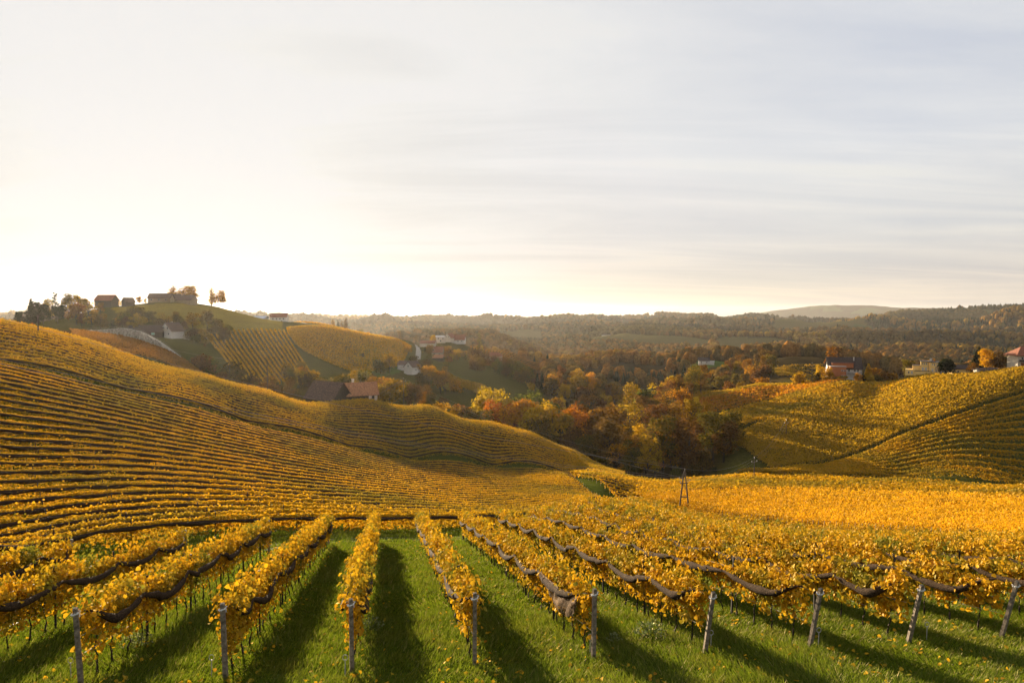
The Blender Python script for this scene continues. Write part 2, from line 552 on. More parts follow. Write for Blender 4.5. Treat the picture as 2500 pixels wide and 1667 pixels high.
def leaf_mat(name, stops, trans=0.5, patch=None, patch_scale=0.35, gloss=0.06, attr=None, objrand=0.0, dim=0.72):
    """thin leaves: reflect and let light through; colour differs from leaf to leaf"""
    if name in MATS:
        return MATS[name]
    m = bpy.data.materials.new(name)
    m.use_nodes = True
    g = NT(m.node_tree)
    out = g.n('ShaderNodeOutputMaterial')
    ge = g.n('ShaderNodeNewGeometry')
    geo_rand = ge.outputs['Random Per Island']
    col = g.ramp(geo_rand, stops)
    tc = g.n('ShaderNodeTexCoord')
    if patch:
        nz = g.n('ShaderNodeTexNoise', i_Scale=patch_scale, i_Detail=3.0, i_Roughness=0.6)
        g.l(ge.outputs['Position'], nz.inputs['Vector'])
        f = g.ramp(nz.outputs['Fac'], [(patch[1], 0.0), (patch[2], patch[3])])
        col = g.mix(f, col, patch[0])
    if objrand:
        oi = g.n('ShaderNodeObjectInfo')
        hs = g.n('ShaderNodeHueSaturation')
        g.l(col, hs.inputs['Color'])
        g.l(g.math('ADD', g.math('MULTIPLY', oi.outputs['Random'], 0.05 * objrand), 0.5 - 0.025 * objrand), hs.inputs['Hue'])
        r2 = g.math('FRACT', g.math('MULTIPLY', oi.outputs['Random'], 37.7))
        g.l(g.math('ADD', g.math('MULTIPLY', r2, 0.7 * objrand), 1 - 0.35 * objrand), hs.inputs['Value'])
        col = hs.outputs[0]
    if attr:
        at = g.n('ShaderNodeAttribute', attribute_name=attr)
        col = g.mix(1.0, col, at.outputs['Color'], 'MULTIPLY')
    col = g.mix(1.0, col, (dim, dim, dim), 'MULTIPLY')
    df = g.n('ShaderNodeBsdfDiffuse'); g.l(col, df.inputs['Color'])
    tr = g.n('ShaderNodeBsdfTranslucent'); g.l(col, tr.inputs['Color'])
    mx = g.n('ShaderNodeMixShader', i_Fac=trans)
    g.l(df.outputs[0], mx.inputs[1]); g.l(tr.outputs[0], mx.inputs[2])
    fin = mx.outputs[0]
    if gloss:
        gl = g.n('ShaderNodeBsdfGlossy', i_Roughness=0.45)
        gl.inputs['Color'].default_value = (1.0, 0.82, 0.50, 1)
        m2 = g.n('ShaderNodeMixShader', i_Fac=gloss)
        g.l(fin, m2.inputs[1]); g.l(gl.outputs[0], m2.inputs[2])
        fin = m2.outputs[0]
    g.l(fin, out.inputs['Surface'])
    MATS[name] = m
    return m


def leaf_cloud(C, S, nrm=None, rg=None, fold=True, aspect=1.0, jitter=0.8):
    """leaf blades centred at C with size S; nrm is the mean facing. Two folded quads each (fold) or one quad"""
    rg = rg or rng
    n = len(C)
    N = rg.normal(size=(n, 3))
    N /= np.linalg.norm(N, axis=1, keepdims=True) + 1e-9
    if nrm is not None:
        N = nrm + N * jitter
        N /= np.linalg.norm(N, axis=1, keepdims=True) + 1e-9
    A = rg.normal(size=(n, 3)); A[:, 2] -= 0.9
    A -= (A * N).sum(1, keepdims=True) * N
    A /= np.linalg.norm(A, axis=1, keepdims=True) + 1e-9
    B = np.cross(N, A)
    s = np.asarray(S, float).reshape(-1, 1) * np.ones((n, 1))
    if fold:
        L = [(0, -0.5, 0), (-0.52, -0.22, 0.16), (-0.36, 0.28, 0.12), (0, 0.58, -0.06), (0.36, 0.28, 0.12), (0.52, -0.22, 0.16)]
        V = np.stack([C + s * (B * x * aspect + A * y + N * z) for x, y, z in L], 1).reshape(-1, 3)
        b = np.arange(n)[:, None] * 6
        F = np.concatenate([b + np.array([[0, 1, 2, 3]]), b + np.array([[0, 3, 4, 5]])], 0)
    else:
        L = [(0, -0.6, 0), (-0.5, 0.02, 0.14), (0, 0.6, 0), (0.5, -0.05, 0.14)]
        V = np.stack([C + s * (B * x * aspect + A * y + N * z) for x, y, z in L], 1).reshape(-1, 3)
        F = np.arange(n * 4).reshape(-1, 4)
    return V, F
# ------------------------------------------------------------------ the ground sheet
TRACK = [(-36, 14), (-26, 22), (-20, 30.5), (-17.3, 38), (-15, 43.5), (-12.2, 46), (-9.5, 47.3), (-6.5, 48.6), (-3.6, 51), (-0.5, 57), (2.5, 67), (6.5, 82), (11.5, 102), (16.5, 118), (21, 136), (23.5, 152), (22, 172), (17, 190)]
TRACK = np.array(TRACK, float)


def dist_to(poly, x, y):
    """distance to a plan polyline"""
    best = np.full(x.shape, 1e9)
    for (ax, ay), (bx, by) in zip(poly[:-1], poly[1:]):
        dx, dy = bx - ax, by - ay
        t = np.clip(((x - ax) * dx + (y - ay) * dy) / (dx * dx + dy * dy), 0, 1)
        best = np.minimum(best, np.hypot(x - ax - t * dx, y - ay - t * dy))
    return best


def beyond_track(x, y):
    """True on the far side of the farm track"""
    s = np.full(x.shape, 1e9); side = np.zeros(x.shape)
    for (ax, ay), (bx, by) in zip(TRACK[:-1], TRACK[1:]):
        dx, dy = bx - ax, by - ay
        t = np.clip(((x - ax) * dx + (y - ay) * dy) / (dx * dx + dy * dy), 0, 1)
        d = np.hypot(x - ax - t * dx, y - ay - t * dy)
        cr = dx * (y - ay) - dy * (x - ax)
        m = d < s
        s = np.where(m, d, s); side = np.where(m, cr, side)
    return side > 0


def poly_uy(pts):
    return np.array([P(u, v, y)[:2] for u, v, y, *_ in pts])


def inside(poly, x, y):
    c = np.zeros(x.shape, bool)
    j = len(poly) - 1
    for i in range(len(poly)):
        xi, yi = poly[i]; xj, yj = poly[j]
        if yi != yj:
            c ^= ((yi > y) != (yj > y)) & (x < (xj - xi) * (y - yi) / (yj - yi) + xi)
        j = i
    return c


def meadow_mask(x, y):
    """open fields among the far woods"""
    r = np.hypot(x, y)
    u = 1250 + FPX * np.tan(np.clip(np.arctan2(x, y), -0.9, 0.9))
    f = fbm(x, y, 420, 3, F2)
    thr = np.where(u > 1750, 0.585, 0.65)
    return (f > thr) & (r > 900)


FIELDS = {  # open ground in the middle distance: outline as survey points, colour
    'hill': ([(270, 757, 472), (480, 740, 520), (540, 752, 545), (690, 790, 600), (690, 812, 484), (500, 812, 456), (300, 792, 432)], (0.24, 0.17, 0.018)),  # ground colour brightened to paint in the golden sun glow
    'spur': ([(880, 850, 520), (905, 850, 530), (960, 880, 520), (1000, 905, 470), (930, 925, 420), (870, 880, 460)], (0.055, 0.10, 0.012)),
    'glade': ([(1680, 886, 710), (1720, 880, 735), (1800, 888, 700), (1830, 895, 660), (1700, 902, 640)], (0.07, 0.11, 0.02)),
    'meadow': ([(1850, 880, 900), (1930, 864, 1020), (2030, 868, 1000), (2040, 880, 900), (1960, 886, 870)], (0.06, 0.10, 0.02)),
    'soil': ([(110, 806, 262), (200, 836, 262), (440, 890, 262), (480, 905, 285), (440, 880, 292), (380, 848, 306), (300, 822, 330), (200, 808, 345), (100, 800, 345)], (0.115, 0.06, 0.018))}


def terrain_color(x, y):
    r = np.hypot(x, y)
    n = len(x)
    c = np.empty((n, 3))
    c[:] = (0.070, 0.095, 0.009)
    f1 = fbm(x, y, 9, 3, F1)[:, None]; f2 = fbm(x, y, 60, 3, F2)[:, None]
    c = c * (0.75 + 0.5 * f1)
    mid = np.clip((r - 120) / 120, 0, 1)[:, None]
    c = c * (1 - mid) + mid * (np.array([0.075, 0.070, 0.014]) * (0.7 + 0.6 * f2))
    wood = np.array([0.062, 0.040, 0.014])
    fr = np.clip((r - 650) / 350, 0, 1)[:, None]
    c = c * (1 - fr) + fr * wood * (0.7 + 0.6 * f2)
    u = 1250 + FPX * np.tan(np.clip(np.arctan2(x, y), -0.9, 0.9))
    wd = ((np.clip((r - 215) / 40, 0, 1) * np.clip((u - 1300) / 60, 0, 1) * np.clip((1790 - u) / 60, 0, 1)) + np.clip((r - 430) / 60, 0, 1) * np.clip((u - 1650) / 60, 0, 1)).clip(0, 1)[:, None]
    c = c * (1 - wd) + wd * np.array([0.050, 0.034, 0.012]) * (0.6 + 0.8 * f1)
    mm = meadow_mask(x, y)
    f3 = fbm(x, y, 300, 2, F3)
    c[mm] = np.where((f3[mm] > 0.5)[:, None], np.array([0.075, 0.10, 0.028]), np.array([0.12, 0.095, 0.03]))
    for k, (pts, colr) in FIELDS.items():
        m = inside(poly_uy(pts), x, y)
        c[m] = np.array(colr) * (0.8 + 0.4 * f1[m])
    d = dist_to(TRACK, x, y)
    w = np.abs(d - 0.75)
    tm = np.clip(1 - (w - 0.28) / 0.25, 0, 1)[:, None] * np.clip(fbm(x, y, 1.2, 2, F3)[:, None] * 2.4 - 0.35, 0, 1)
    tm = tm * np.clip((85 - y) / 20, 0, 1)[:, None]
    c = c * (1 - tm * 0.8) + np.array([0.26, 0.23, 0.18]) * tm * 0.8
    return c


def ground_material():
    m = bpy.data.materials.new('ground')
    m.use_nodes = True
    g = NT(m.node_tree)
    out = g.n('ShaderNodeOutputMaterial')
    b = g.n('ShaderNodeBsdfDiffuse')
    at = g.n('ShaderNodeAttribute', attribute_name='land')
    ge = g.n('ShaderNodeNewGeometry')
    nz = g.n('ShaderNodeTexNoise', i_Scale=0.9, i_Detail=7.0, i_Roughness=0.7)
    g.l(ge.outputs['Position'], nz.inputs['Vector'])
    f = g.ramp(nz.outputs['Fac'], [(0.3, 0.36), (0.7, 1.0)])
    g.l(g.mix(1.0, at.outputs['Color'], f, 'MULTIPLY'), b.inputs['Color'])
    bp = g.n('ShaderNodeBump', i_Strength=0.8, i_Distance=0.15)
    g.l(nz.outputs['Fac'], bp.inputs['Height'])
    g.l(bp.outputs[0], b.inputs['Normal'])
    g.l(b.outputs[0], out.inputs['Surface'])
    return m


def build_ground():
    na, nl = GX.shape
    V = np.stack([GX, GY, GZ], -1).reshape(-1, 3)
    i = np.arange(na - 1)[:, None] * nl + np.arange(nl - 1)[None]
    F = np.stack([i, i + nl, i + nl + 1, i + 1], -1).reshape(-1, 4)
    # close the seam behind the camera
    s = (na - 1) * nl + np.arange(nl - 1)
    t = np.arange(nl - 1)
    F = np.concatenate([F, np.stack([s, t, t + 1, s + 1], -1)], 0)
    me = big_mesh('ground', V, F, [ground_material()], {'land': ('FLOAT_COLOR', terrain_color(V[:, 0], V[:, 1]))}, smooth=True)
    tag(link('ground', me), kind='structure')


build_ground()
# ------------------------------------------------------------------ vineyards
GOLD = [(0.0, (0.20, 0.16, 0.012)), (0.18, (0.50, 0.28, 0.010)), (0.5, (0.64, 0.335, 0.009)), (0.8, (0.70, 0.385, 0.014)), (1.0, (0.40, 0.17, 0.010))]
ORANGE = [(0.0, (0.45, 0.22, 0.008)), (0.5, (0.70, 0.375, 0.010)), (0.85, (0.68, 0.34, 0.008)), (1.0, (0.42, 0.16, 0.010))]
OLIVE = [(0.0, (0.20, 0.15, 0.012)), (0.4, (0.42, 0.25, 0.012)), (0.75, (0.60, 0.34, 0.014)), (1.0, (0.32, 0.15, 0.010))]
RUSSET = [(0.0, (0.28, 0.12, 0.012)), (0.5, (0.40, 0.17, 0.012)), (1.0, (0.24, 0.10, 0.012))]
RED = [(0.0, (0.50, 0.24, 0.008)), (0.5, (0.64, 0.30, 0.010)), (0.85, (0.60, 0.15, 0.010)), (1.0, (0.62, 0.36, 0.012))]
M_NEAR = leaf_mat('vine_leaf_near', GOLD, 0.38, ((0.15, 0.19, 0.02), 0.47, 0.66, 0.8), 0.6, gloss=0.012, dim=0.88)
M_GOLD = leaf_mat('vine_leaf_gold', GOLD, 0.38, ((0.20, 0.17, 0.02), 0.44, 0.66, 0.75), 0.045, gloss=0.01, dim=0.84)
M_GLOW = leaf_mat('vine_leaf_lit_gold', GOLD, 0.55, gloss=0, dim=1.0)  # lit copy of the gold leaf: sun glow put into a brighter colour
M_ORANGE = leaf_mat('vine_leaf_orange', ORANGE, 0.4, ((0.28, 0.16, 0.012), 0.45, 0.68, 0.75), 0.30, gloss=0.006, dim=0.92)
M_OLIVE = leaf_mat('vine_leaf_olive', OLIVE, 0.45, ((0.44, 0.26, 0.012), 0.45, 0.65, 0.8), 0.06, gloss=0.012, dim=0.8)
M_RUSSET = leaf_mat('vine_leaf_russet', RUSSET, 0.4, gloss=0.02)
M_RED = leaf_mat('vine_leaf_red', RED, 0.5, gloss=0.02)
M_NET = mat('bird_net', (0.066, 0.042, 0.025), 0.95, 0.6, 22.0, bump=1.0, spec=0.05)
M_NETP = mat('pale_net', (0.30, 0.29, 0.25), 0.7, 0.3, 14.0, bump=0.4)
M_WOOD = mat('weathered_wood', (0.24, 0.19, 0.14), 0.85, 0.45, 9.0, bump=0.5)
M_DARKPOST = mat('dark_post', (0.030, 0.026, 0.022), 0.8, 0.4, 9.0)
M_BARK = mat('vine_bark', (0.045, 0.032, 0.022), 0.95, 0.5, 16.0, bump=0.7)
M_WIRE = mat('galvanised_wire', (0.42, 0.40, 0.37), 0.4, 0.2, 8.0, spec=0.5)
M_RAG = mat('white_twine', (0.62, 0.60, 0.56), 0.8, 0.15, 20.0)


def resample(P2, step):
    d = np.concatenate([[0], np.cumsum(np.hypot(*np.diff(P2, axis=0).T))])
    n = max(2, int(round(d[-1] / step)) + 1)
    t = np.linspace(0, d[-1], n)
    return np.stack([np.interp(t, d, P2[:, 0]), np.interp(t, d, P2[:, 1])], 1), d[-1]


class Line:
    """a row line on the ground: position and side direction at any distance along it"""
    def __init__(self, P2):
        self.p, self.len = resample(P2, 1.0)
        self.s = np.linspace(0, self.len, len(self.p))
        self.z = hz(self.p[:, 0], self.p[:, 1])
        t = np.gradient(self.p, axis=0)
        t /= np.linalg.norm(t, axis=1, keepdims=True) + 1e-9
        self.t = t

    def at(self, s):
        x = np.interp(s, self.s, self.p[:, 0]); y = np.interp(s, self.s, self.p[:, 1]); z = np.interp(s, self.s, self.z)
        tx = np.interp(s, self.s, self.t[:, 0]); ty = np.interp(s, self.s, self.t[:, 1])
        return x, y, z, tx, ty


def smooth1(seed, s, scale):
    g = np.random.default_rng(seed).random(4096)
    q = s / scale + 17.3
    i = np.floor(q).astype(int); f = q - i; f = f * f * (3 - 2 * f)
    return g[i % 4096] * (1 - f) + g[(i + 1) % 4096] * f


def foliage(L, seed, size, dens, fold, top=1.78, low=0.55, thick=0.22, head=0.42, vine_gap=0.45, pitch=1.05, ragged=1.0):
    """leaf cloud of one row: a tumbling head above the wires and a curtain that hangs under it"""
    rg = np.random.default_rng(seed)
    n = int(L.len * dens)
    s = rg.random(n) * L.len
    u = rg.random(n)
    hd = u < head
    bump = smooth1(seed, s, 0.55) * 0.6 + smooth1(seed + 1, s, 1.7) * 0.4
    big = smooth1(seed + 2, s, 5.0)
    h = np.where(hd, top - 0.28 + 0.42 * ragged * (bump - 0.35) + rg.normal(size=n) * 0.11 * min(1.0, ragged + 0.15), low + (top - 0.25 - low) * rg.random(n) ** 0.75)
    shoots = rg.random(n) < 0.03 * max(0.0, ragged - 0.25)
    h = np.where(shoots, top + rg.random(n) * 0.35, h)
    # the curtain is gathered at each vine and open between them near the ground
    ph = np.abs(((s / pitch + 0.5) % 1.0) - 0.5) * 2
    need = np.clip((top - 0.45 - h) / (top - low), 0, 1) * vine_gap * 2.4
    keep = hd | (rg.random(n) > ph * need * (0.6 + 0.8 * big))
    keep &= rg.random(n) < (0.55 + 0.7 * smooth1(seed + 3, s, 2.2))
    w = np.where(hd, thick * (0.75 + 0.6 * bump), thick * 0.55)
    off = np.clip(rg.normal(size=n), -2.2, 2.2) * w
    # some shoots fall outward over the netting
    fall = (rg.random(n) < 0.10 * min(1.0, ragged)) & hd & (smooth1(seed + 9, s, 0.8) > 0.55)
    off = np.where(fall, np.sign(off) * (0.22 + 0.22 * rg.random(n)), off)
    h = np.where(fall, h - 0.28 * rg.random(n), h)
    s, h, off, hd = s[keep], h[keep], off[keep], hd[keep]
    x, y, z, tx, ty = L.at(s)
    C = np.stack([x + ty * off, y - tx * off, z + h], -1)
    sgn = np.sign(off)
    N = np.stack([ty * sgn * 0.9, -tx * sgn * 0.9, np.where(hd, 0.75, 0.15)], -1)
    S = size * (0.45 + 1.0 * rg.random(len(s)))
    return leaf_cloud(C, S, N, rg, fold)


def net_tube(L, seed, side, base=1.52, rad=0.085, span=4.3, sag=0.22, n=6, step=0.5, off=0.27, s0=0.15, s1=None, extra=()):
    """the rolled bird net clipped along the wire, sagging between the clips"""
    s1 = L.len - 0.15 if s1 is None else s1
    m = max(3, int((s1 - s0) / step))
    s = np.linspace(s0, s1, m)
    x, y, z, tx, ty = L.at(s)
    rg = np.random.default_rng(seed)
    ph = (s / span + rg.random()) % 1.0
    sg = 4 * ph * (1 - ph)
    amp = sag * (0.45 + 1.0 * smooth1(seed, np.floor(s / span) * 3.1, 1.0))
    h = base - amp * sg
    r = rad * (0.30 + 0.85 * sg ** 0.7 + 0.45 * smooth1(seed + 5, s, 0.4)) * (1 + 0.25 * (smooth1(seed + 6, s, 0.13) - 0.5))
    h = h + 0.05 * (smooth1(seed + 7, s, 0.9) - 0.5)
    o = off + 0.05 * sg
    for a, b, dr, fat in extra:
        w = np.clip(1 - np.abs((s - (a + b) / 2) / ((b - a) / 2)) ** 2, 0, 1)
        h = h - dr * w; r = r * (1 + fat * w)
    # tied up to the end posts at both ends
    e = np.clip(np.minimum(s - s0, s1 - s) / 1.1, 0, 1)
    e = e * e * (3 - 2 * e)
    o = 0.05 + (o - 0.05) * e
    h = 1.68 + (h - 1.68) * e
    r = r * (0.22 + 0.78 * e)
    pts = np.stack([x + ty * o * side, y - tx * o * side, z + h], -1)
    mb = MB().tube(pts, list(r), n=n, flat=(0.75, 1.15))
    return mb


def net_sheet_mat():
    m = bpy.data.materials.new('open_net')
    m.use_nodes = True
    g = NT(m.node_tree)
    out = g.n('ShaderNodeOutputMaterial')
    tc = g.n('ShaderNodeTexCoord')
    nz = g.n('ShaderNodeTexNoise', i_Scale=7.0, i_Detail=6.0, i_Roughness=0.7, i_Distortion=1.5)
    g.l(tc.outputs['Object'], nz.inputs['Vector'])
    b = g.n('ShaderNodeBsdfPrincipled')
    b.inputs['Roughness'].default_value = 0.9
    b.inputs['Specular IOR Level'].default_value = 0.05
    g.l(g.ramp(nz.outputs['Fac'], [(0.35, (0.045, 0.030, 0.020)), (0.55, (0.13, 0.085, 0.050)), (0.68, (0.30, 0.20, 0.11))]), b.inputs['Base Color'])
    tr = g.n('ShaderNodeBsdfTransparent')
    mx = g.n('ShaderNodeMixShader')
    g.l(g.ramp(nz.outputs['Fac'], [(0.30, 0.45), (0.60, 0.95)]), mx.inputs[0])
    g.l(tr.outputs[0], mx.inputs[1]); g.l(b.outputs[0], mx.inputs[2])
    g.l(mx.outputs[0], out.inputs['Surface'])
    return m


def net_panel(L, side, s0, s1, nu=40, nv=10):
    """a loose net hanging open from the wire, deepest near the end post"""
    V = []
    for i in range(nu + 1):
        t = i / nu
        s = s0 + (s1 - s0) * t
        x, y, z, tx, ty = L.at(s)
        depth = 0.12 + 0.62 * math.sin(math.pi * min(1, t * 1.15) ** 0.6) * (1 - 0.5 * t)
        for j in range(nv + 1):
            w = j / nv
            h = 1.55 - 0.10 * math.sin(math.pi * t) - depth * w
            o = 0.24 + 0.14 * math.sin(math.pi * min(1.0, w * 0.62)) * (0.4 + 0.6 * math.sin(math.pi * t))
            q = mnoise.noise(Vector((s * 2.2, w * 1.4, 3.1))) * 0.10 + mnoise.noise(Vector((s * 6.0 - w * 3, w * 2.0, 9.1))) * 0.05
            V.append((float(x + ty * (o + q) * side), float(y - tx * (o + q) * side), float(z + h + q * 0.4)))
    F = [(i * (nv + 1) + j, (i + 1) * (nv + 1) + j, (i + 1) * (nv + 1) + j + 1, i * (nv + 1) + j + 1) for i in range(nu) for j in range(nv)]
    return big_mesh('net_panel', V, F, [net_sheet_mat()], smooth=True)


ORD = ['first', 'second', 'third', 'fourth', 'fifth', 'sixth', 'seventh', 'eighth', 'ninth', 'tenth', 'eleventh', 'twelfth', 'thirteenth', 'fourteenth', 'fifteenth', 'sixteenth', 'seventeenth', 'eighteenth', 'nineteenth', 'twentieth']
TENS = {2: 'twenty', 3: 'thirty', 4: 'forty', 5: 'fifty', 6: 'sixty', 7: 'seventy', 8: 'eighty', 9: 'ninety'}


def nth(i):
    """1 -> first, 24 -> twenty-fourth"""
    if i <= 20:
        return ORD[i - 1]
    if i % 10 == 0:
        return TENS[i // 10][:-1] + 'ieth'
    return TENS[i // 10] + '-' + ORD[i % 10 - 1]


# shared meshes of the small parts
def stem_mesh(seed):
    rg = random.Random(seed)
    pts = [(0, 0, -0.1)]
    for k in range(1, 6):
        pts.append((rg.uniform(-.035, .035), rg.uniform(-.035, .035), k * 0.16))
    mb = MB().tube(pts, [0.030, 0.028, 0.024, 0.022, 0.020, 0.016], n=5)
    for sg in (-1, 1):
        a = pts[-1]
        mb.tube([a, (a[0] + .05, a[1] + sg * .2, a[2] + .14), (a[0], a[1] + sg * .45, a[2] + .24 + rg.uniform(-.05, .1))], [0.014, 0.010, 0.006], n=4)
    for k in range(3):
        a = pts[-1]
        mb.tube([a, (a[0] + rg.uniform(-.2, .2), a[1] + rg.uniform(-.35, .35), a[2] + .45)], [0.007, 0.004], n=3)
    return mb.mesh('stem', M_BARK, smooth=True)


STEMS = [stem_mesh(k) for k in range(5)]
POST = MB().box((0, 0, 0.9), (0.055, 0.055, 2.05)).mesh('post', M_DARKPOST)
POSTG = MB().box((0, 0, 0.95), (0.05, 0.05, 2.1)).mesh('post', M_WOOD)


def end_post_mesh(seed):
    rg = random.Random(seed)
    mb = MB()
    mb.box((0, 0, 0.85), (0.105, 0.095, 2.1), rz=rg.uniform(-.2, .2), taper=0.9)
    mb.box((0.0, 0.0, 1.912), (0.085, 0.078, 0.02), rz=0.1)
    return mb.mesh('end_post', M_WOOD)


END_POSTS = [end_post_mesh(k) for k in range(4)]
_rag = MB()
for _k in range(7):
    _a = _k * 0.9
    _rag.tube([(0.07 * math.cos(_a), 0.07 * math.sin(_a), 1.70 + 0.02 * _k), (0.10 * math.cos(_a + 1), 0.10 * math.sin(_a + 1), 1.74 + 0.015 * _k), (0.075 * math.cos(_a + 2), 0.075 * math.sin(_a + 2), 1.71 + 0.02 * _k)], 0.011, n=4)
RAG = _rag.mesh('twine', M_RAG)

# ---- the near block: straight rows running down the slope from the viewer
DX, DY = -0.18, 0.9837                       # direction of the near rows
NEAR_LABEL = {
    -13.1: 'netted golden vine row at the left picture edge, the one ending lowest',
    -10.0: 'netted golden vine row between the left edge row and the leftmost end post',
    -6.9: 'golden vine row with a thick dark net swag, behind the leftmost end post',
    -3.8: 'golden vine row with a sagging net, behind the second end post from the left',
    -0.9: 'narrow golden vine row left of the widest sunlit grass lane',
    2.1: 'bushy golden vine row right of the widest sunlit grass lane',
    5.2: 'golden vine row with a broad brown net panel beside its upright grey end post',
    8.3: 'golden vine row ending at the slanted post with a leafy weed beside it',
    11.4: 'golden vine row between the weed row and the two rightmost slanted posts',
    14.5: 'greener vine row ending at the slanted post second from the right edge',
    17.6: 'greener vine row ending at the rightmost slanted post'}


def far_end(q):
    """distance along the row at which it meets the track"""
    for t in np.arange(12, 210, 0.5):
        x = q * 0.9837 + t * DX; y = q * 0.18 + t * DY
        if beyond_track(np.array([x]), np.array([y]))[0] or dist_to(TRACK, np.array([x]), np.array([y]))[0] < 2.4:
            return t
    return 200


def near_row(q, idx):
    t0 = 16.8 if q > -8 else 12.0
    if q > 20:
        t0 = 17.2
    t1 = far_end(q)
    x0 = np.array([[q * 0.9837 + t * DX, q * 0.18 + t * DY] for t in np.arange(t0, t1, 0.5)])
    # leave out what lies outside the view
    vis = np.abs(x0[:, 0]) < 0.80 * x0[:, 1] + 3
    x0 = x0[vis]
    if len(x0) < 8:
        return
    starts_in_view = vis[0]
    L = Line(x0)
    root = link('vine_row', None, loc=(x0[0, 0], x0[0, 1], float(L.z[0])))
    lab = NEAR_LABEL.get(round(q, 1))
    if lab is None:
        k = idx - 10
        lab = f'near vine row, {nth(k)} row to the right of the rightmost slanted post'
    tag(root, lab, 'vine row', 'vine rows running down the near slope')
    inv = Matrix.Translation(root.location).inverted()

    def put(name, me, loc=None, rot=None, par=root):
        o = link(name, me, par)
        if loc is None:
            o.matrix_parent_inverse = inv
        else:
            o.location = (loc[0] - root.location.x, loc[1] - root.location.y, loc[2] - root.location.z)
        if rot:
            o.rotation_euler = rot
        return o
    # nearer leaves are single blades, farther ones stand for a few
    cuts = [0, 26, 60, 400]
    far = max(0.0, x0[0, 1])
    Vs, Fs, b = [], [], 0
    seg = [(0, 30), (30, 70), (70, 400)]
    for a, c in seg:
        m = (L.s >= a) & (L.s <= c + 1)
        if m.sum() < 2:
            continue
        LL = Line(L.p[m])
        d = float(np.median(L.p[m][:, 1]))
        size = max(0.105, d * 0.0022)
        dens = 720 * (0.105 / size) ** 2
        V, F = foliage(LL, 1000 + idx * 7 + a, size, dens, True, top=1.86, low=0.45 if q < 6 else 0.52, thick=0.17, head=0.30, ragged=1.4, vine_gap=0.7 if q < 4 else 0.8)
        Vs.append(V); Fs.append(F + b); b += len(V)
    put('foliage', big_mesh('foliage', np.concatenate(Vs), np.concatenate(Fs), [M_NEAR]))
    ex = ()
    if round(q, 1) == 5.2:
        put('net_panel', net_panel(L, -1, 0.5, 5.0))
    sides = (-1, 1)
    for sd in sides:
        put('bird_net', net_tube(L, 500 + idx * 3 + sd, sd, rad=0.072, sag=0.27, off=0.27, n=8, step=0.2, extra=ex if sd == -1 else ()).mesh('bird_net', M_NET, smooth=True))
    # end posts
    if starts_in_view and q < 21:
        lean = 0.24 if q > 6 else (0.05 if q > 0 else 0.10)
        x, y, z = x0[0, 0] - DX * 0.1, x0[0, 1] - DY * 0.1, float(L.z[0])
        ep = put('end_post', END_POSTS[idx % 4], (x, y, z), (lean, 0, math.atan2(-DX, DY) + 0.0))
        link('twine', RAG, ep)
        # wires between the posts
    xe = x0[-1]
    put('end_post', END_POSTS[(idx + 1) % 4], (xe[0], xe[1], float(L.z[-1])), (-0.1, 0, 0.2))
    wz = MB()
    for hgt in (0.72, 1.15, 1.62):
        ss = np.linspace(0, min(L.len, 45), 24)
        x, y, z, tx, ty = L.at(ss)
        wz.tube(np.stack([x, y, z + hgt], -1), 0.006, n=3)
    put('wire', wz.mesh('wire', M_WIRE))
    rg = random.Random(idx)
    lim = min(L.len, 46)
    s = 4.2
    k = 0
    while s < lim:
        x, y, z, tx, ty = L.at(s)
        put('post', POST, (x, y, z), (rg.uniform(-.04, .04), rg.uniform(-.04, .04), rg.uniform(0, 1)))
        s += 4.4; k += 1
    s = 0.7
    k = 0
    while s < lim and k < 44:
        x, y, z, tx, ty = L.at(s)
        put('stem', STEMS[rg.randrange(5)], (x, y, z), (rg.uniform(-.1, .1), rg.uniform(-.1, .1), math.atan2(-tx, ty) + rg.choice((0, math.pi))))
        s += 1.05; k += 1


for _i, _q in enumerate([-13.1, -10.0, -6.9, -3.8, -0.9, 2.1, 5.2, 8.3, 11.4, 14.5, 17.6] + [17.6 + 3.05 * k for k in range(1, 12)]):
    near_row(_q, _i)

